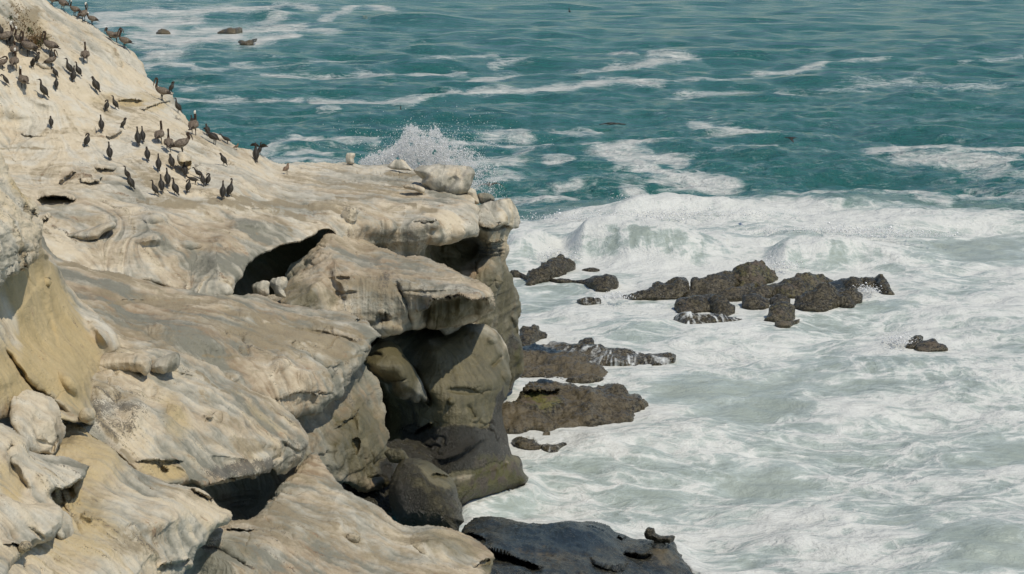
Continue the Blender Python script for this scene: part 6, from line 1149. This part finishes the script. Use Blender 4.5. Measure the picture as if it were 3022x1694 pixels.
birds('pelican', GP, c1, 4.376, [
    (675, 75, -130, 170, 'tall', 'pelican at the top edge of the photo with only its legs and belly showing'),
    (815, 135, -60, 150, 'low', 'grey pelican at the top of the skyline right of the cut off pelican'),
    (965, 205, -10, 165, 'tall/white', 'dark necked grey pelican near the top of the skyline, facing left'),
    (1080, 275, 30, 60, 'tall/white', 'white headed pelican half behind another on the upper skyline'),
    (1190, 325, 195, 170, 'low/white', 'low crouched pelican with a white head on the upper skyline'),
    (1430, 525, 365, 165, 'low', 'left pelican of the pair standing where the skyline steps down'),
    (1505, 545, 350, 20, 'low', 'right pelican of the pair standing where the skyline steps down'),
    (1610, 625, 372, 170, 'tall', 'pelican with an upright dark neck and a shadow below it, on the skyline corner'),
    (1105, 812, 540, 100, 'tall', 'pelican with a straight dark neck alone on the upper slope'),
    (650, 705, 398, 165, 'tall', 'dark necked pelican standing beside the right end of the dry grass'),
    (90, 590, 275, 30, 'tall/white', 'leftmost white headed pelican below the dry grass'),
    (275, 630, 335, 170, 'tall/white', 'white headed pelican with a black neck stripe in front of the dry grass'),
    (370, 725, 400, 170, 'tall', 'brown necked pelican in the crowd below the dry grass'),
    (190, 745, 530, 100, 'low', 'brown pelican wedged between the leftmost birds'),
    (190, 905, 620, 90, 'tall/white', 'banded grey pelican seen from behind near the left edge'),
    (35, 900, 735, 10, 'asleep', 'pelican cut off by the left edge with its head laid back'),
    (665, 870, 655, 10, 'tall', 'pelican facing right with a pale belly and bent neck below the dry grass'),
    (305, 1145, 850, 130, 'tall/white', 'pale brown pelican with a long pale neck, lowest pelican on the left'),
])
birds('pelican', GP, c2, 2.889, [
    (785, 645, 452, 80, 'tall', 'pelican with a straight brown neck left of the lowest pair of pelicans'),
    (862, 715, 520, 100, 'tall', 'slim brown pelican, left bird of the lowest pair of pelicans'),
    (975, 738, 548, 20, 'low', 'large brown pelican standing on the white block of rock'),
    (1075, 570, 366, 80, 'tall/white', 'white headed pelican with a scaly grey back on the right skyline'),
    (805, 278, 82, 170, 'tall', 'brown pelican facing left at the tip of the rock ledge over the sea'),
])

# ---- a young gull on the bench, a gull in flight, a flying cormorant, birds on the water
def small_bird(loc, s, head, label):
    o = bpy.data.objects.new('gull', None); C.objects.link(o); o.location = loc; o.rotation_euler = (0, 0, R(head)); o.scale = (s,) * 3; tag(o, label, 'gull')
    link('body', loft('body', [(-0.16, 0, 0.14), (-0.08, 0, 0.17), (0.02, 0, 0.21), (0.07, 0, 0.28), (0.08, 0, 0.34), (0.115, 0, 0.36)], [(0.012, 0.01), (0.055, 0.05), (0.075, 0.07), (0.045, 0.045), (0.034, 0.035), (0.018, 0.018)], GULL, 10, 4), None, o)
    link('bill', loft('bill', [(0.11, 0, 0.36), (0.15, 0, 0.355), (0.165, 0, 0.345)], [(0.009, 0.011), (0.007, 0.009), (0.003, 0.004)], BILL, 6, 2), None, o)
    for y in (-1, 1):
        link('wing', loft('wing', [(0.05, 0.05 * y, 0.24), (-0.04, 0.07 * y, 0.20), (-0.14, 0.035 * y, 0.16), (-0.21, 0.01 * y, 0.14)], [(0.008, 0.03), (0.014, 0.05), (0.01, 0.03), (0.003, 0.006)], GULL, 8, 3), None, o)
        link('leg', leg_mesh(0, 0.025 * y, 0.15, 0.01, LEG, 0.04, 0.006), None, o)
    return o
small_bird(on_rock(*c2((1866, 908))[0]), 1.05, 60, 'small brown young gull standing alone on the flat bench')
(u_, v_), = c2((1440, 700)); g = small_bird(on_rock(u_, v_), 0.62, 10, 'tiny dark headed gull crouching on the white patch of the skyline')

def flyer(kind, loc, s, rot, label, mat, wingm, bel, arch):
    o = bpy.data.objects.new(kind, None); C.objects.link(o); o.location = loc; o.rotation_euler = rot; o.scale = (s,) * 3; tag(o, label, kind)
    long_ = kind == 'cormorant'
    link('body', loft('body', [(-0.34, 0, 0.0), (-0.2, 0, 0.0), (0.0, 0, 0.0), (0.16, 0, 0.01), (0.26, 0, 0.02), (0.36 if long_ else 0.29, 0, 0.03), (0.43 if long_ else 0.34, 0, 0.03)], [(0.02, 0.008), (0.05, 0.04), (0.085, 0.078), (0.06, 0.055), (0.032, 0.032), (0.034, 0.034), (0.016, 0.015)], mat, 10, 4), None, o)
    link('belly', loft('belly', [(-0.16, 0, -0.03), (0, 0, -0.045), (0.14, 0, -0.02)], [(0.03, 0.015), (0.06, 0.045), (0.03, 0.02)], bel, 8, 3), None, o)
    link('bill', loft('bill', [(0.42 if long_ else 0.33, 0, 0.03), (0.46 if long_ else 0.37, 0, 0.028), (0.50 if long_ else 0.39, 0, 0.02)], [(0.010, 0.012), (0.008, 0.009), (0.003, 0.003)], BILL, 6, 2), None, o)
    link('tail', loft('tail', [(-0.28, 0, 0.0), (-0.38, 0, 0.0), (-0.45, 0, 0.0)], [(0.04, 0.012), (0.065, 0.007), (0.07, 0.003)], mat, 8, 2), None, o)
    for k, y in enumerate((-1, 1)):
        pth = [(0.08 + q[0], q[1] * y, q[2]) for q in arch[k]]
        link('wing', loft('wing', pth, [(0.105, 0.02), (0.10, 0.015), (0.08, 0.011), (0.05, 0.008), (0.012, 0.003)], wingm, 8, 4, flat=(1, 0, 0)), None, o)
    return o
bow = [(0, 0.05, 0.03), (0.02, 0.22, 0.10), (0.01, 0.40, 0.09), (-0.05, 0.60, -0.05), (-0.12, 0.76, -0.26)]
flyer('gull', Vector(unproj(1444.0, 546.0, 80.0).tolist()), 0.95, (R(-3), R(24), R(84)), 'brown gull gliding with bowed wings behind the end of the bench', GULL, GULL, GBEL, [bow, [(x, y, z - 0.08 * y) for x, y, z in bow]])
w1 = [(0, 0.05, 0.02), (-0.02, 0.18, 0.05), (-0.06, 0.32, 0.03), (-0.12, 0.46, -0.04), (-0.18, 0.58, -0.10)]
w2 = [(0, 0.05, 0.02), (-0.04, 0.16, -0.05), (-0.10, 0.27, -0.16), (-0.17, 0.36, -0.27), (-0.24, 0.42, -0.36)]
flyer('cormorant', Vector(unproj(2336.0, 407.0, 104.0).tolist()), 0.82, (R(10), R(2), R(172)), 'black cormorant flying low over the open sea at the right', LEG, LEG, LEG, [w1, w2])

def swimmer(u, v, s, head, label):
    d = float(dsea(v)); p = unproj(u, v, d); o = bpy.data.objects.new('cormorant', None); C.objects.link(o); o.location = p.tolist(); o.location.z = 0.08; o.rotation_euler = (0, 0, R(head)); o.scale = (s,) * 3; tag(o, label, 'cormorant', 'cormorants swimming offshore')
    link('body', loft('body', [(-0.3, 0, 0.03), (-0.15, 0, 0.03), (0.05, 0, 0.04), (0.17, 0, 0.08), (0.21, 0, 0.18), (0.22, 0, 0.28), (0.25, 0, 0.33), (0.29, 0, 0.33)], [(0.02, 0.01), (0.08, 0.05), (0.10, 0.07), (0.06, 0.06), (0.035, 0.035), (0.028, 0.028), (0.03, 0.03), (0.015, 0.015)], CORM, 10, 3), None, o)
    link('bill', loft('bill', [(0.285, 0, 0.33), (0.32, 0, 0.335), (0.35, 0, 0.33)], [(0.010, 0.012), (0.007, 0.008), (0.003, 0.004)], BILL, 6, 2), None, o)
swimmer(1681, 36, 2.4, 100, 'tiny dark cormorant on the water near the top edge of the photo')
swimmer(1183, 332, 1.5, 95, 'dark upright cormorant swimming above the burst of spray')
# ---- drifting kelp
KELP = plain_material('wet_kelp', (0.03, 0.028, 0.02), 0.35, 0.4, 8)
def kelp(u, v, L, label):
    d = float(dsea(v)); p = unproj(u, v, d)
    ms = [loft('frond', [(-L * .5 + k * L * .12, 0.5 * math.sin(k * 2.1), 0.02), (-L * .1 + k * L * .05, 0.25 * math.cos(k), 0.14), (L * .3 + k * L * .04, -0.3 * math.sin(k * 1.3), 0.04)], [(0.04, 0.03), (0.14, 0.07), (0.03, 0.02)], KELP, 6, 4) for k in range(4)]
    o = link('kelp', join_meshes('kelp', ms, KELP)); o.location = (p[0], p[1], 0.05); tag(o, label, 'kelp', 'kelp drifting offshore')
(ku, kv), = c11((1418, 374)); kelp(ku, kv, 1.6, 'dark tangle of kelp drifting above the middle foam streak')
(ku, kv), = c10((655, 588)); kelp(ku, kv, 2.6, 'slanting dark strand of kelp drifting right of the burst of spray')

# ---- dry grass and a few green sprigs on the upper slope
def tufts(name, spots, mats, label):
    r = np.random.default_rng(31); V = []; F = []; A = []
    for (u, v, su, sv, n, hgt) in spots:
        for k in range(n):
            uu, vv = r.normal(u, su), r.normal(v, sv)
            try: p = on_rock(uu, vv)
            except ValueError: continue
            a = r.uniform(0, 6.28); ln = hgt * r.uniform(0.5, 1.3); w = 0.016
            dx, dy = math.cos(a) * 0.7 * ln, math.sin(a) * 0.7 * ln - 0.1
            b = len(V); sx, sy = -math.sin(a) * w, math.cos(a) * w
            V += [(p.x - sx, p.y - sy, p.z - .02), (p.x + sx, p.y + sy, p.z - .02), (p.x + dx * .45 + sx * .8, p.y + dy * .45 + sy * .8, p.z + ln * .6), (p.x + dx * .45 - sx * .8, p.y + dy * .45 - sy * .8, p.z + ln * .6), (p.x + dx, p.y + dy, p.z + ln * .75)]
            F += [(b, b + 1, b + 2, b + 3), (b + 3, b + 2, b + 4)]
    me = bpy.data.meshes.new(name); me.from_pydata(V, [], F); o = link(name, me, mats); tag(o, label, 'grass', kind='stuff')
tufts('dry_grass', [(*c1((250, 230))[0], 18, 24, 110, .05), (*c1((330, 330))[0], 26, 20, 140, .05), (*c1((420, 440))[0], 22, 18, 110, .05), (*c1((480, 530))[0], 18, 12, 500, .06), (*c1((200, 120))[0], 9, 20, 60, .05)], plain_material('dry_grass', (0.42, 0.30, 0.17), 0.8, 0.4, 3.0), 'tan dry grass growing in a gully among the pelicans')
tufts('green_sprigs', [(*c1((145, 240))[0], 3, 4, 20, .1), (*c1((390, 400))[0], 5, 5, 30, .1), (*c1((560, 530))[0], 7, 7, 50, .1), (*c1((440, 560))[0], 10, 3, 30, .08)], plain_material('green_leaf', (0.10, 0.13, 0.05), 0.7, 0.3, 3.0), 'few green sprigs scattered along the dry grass')
# ---- iceplant stems and twigs lying on the benches
print('objects', len(bpy.data.objects))
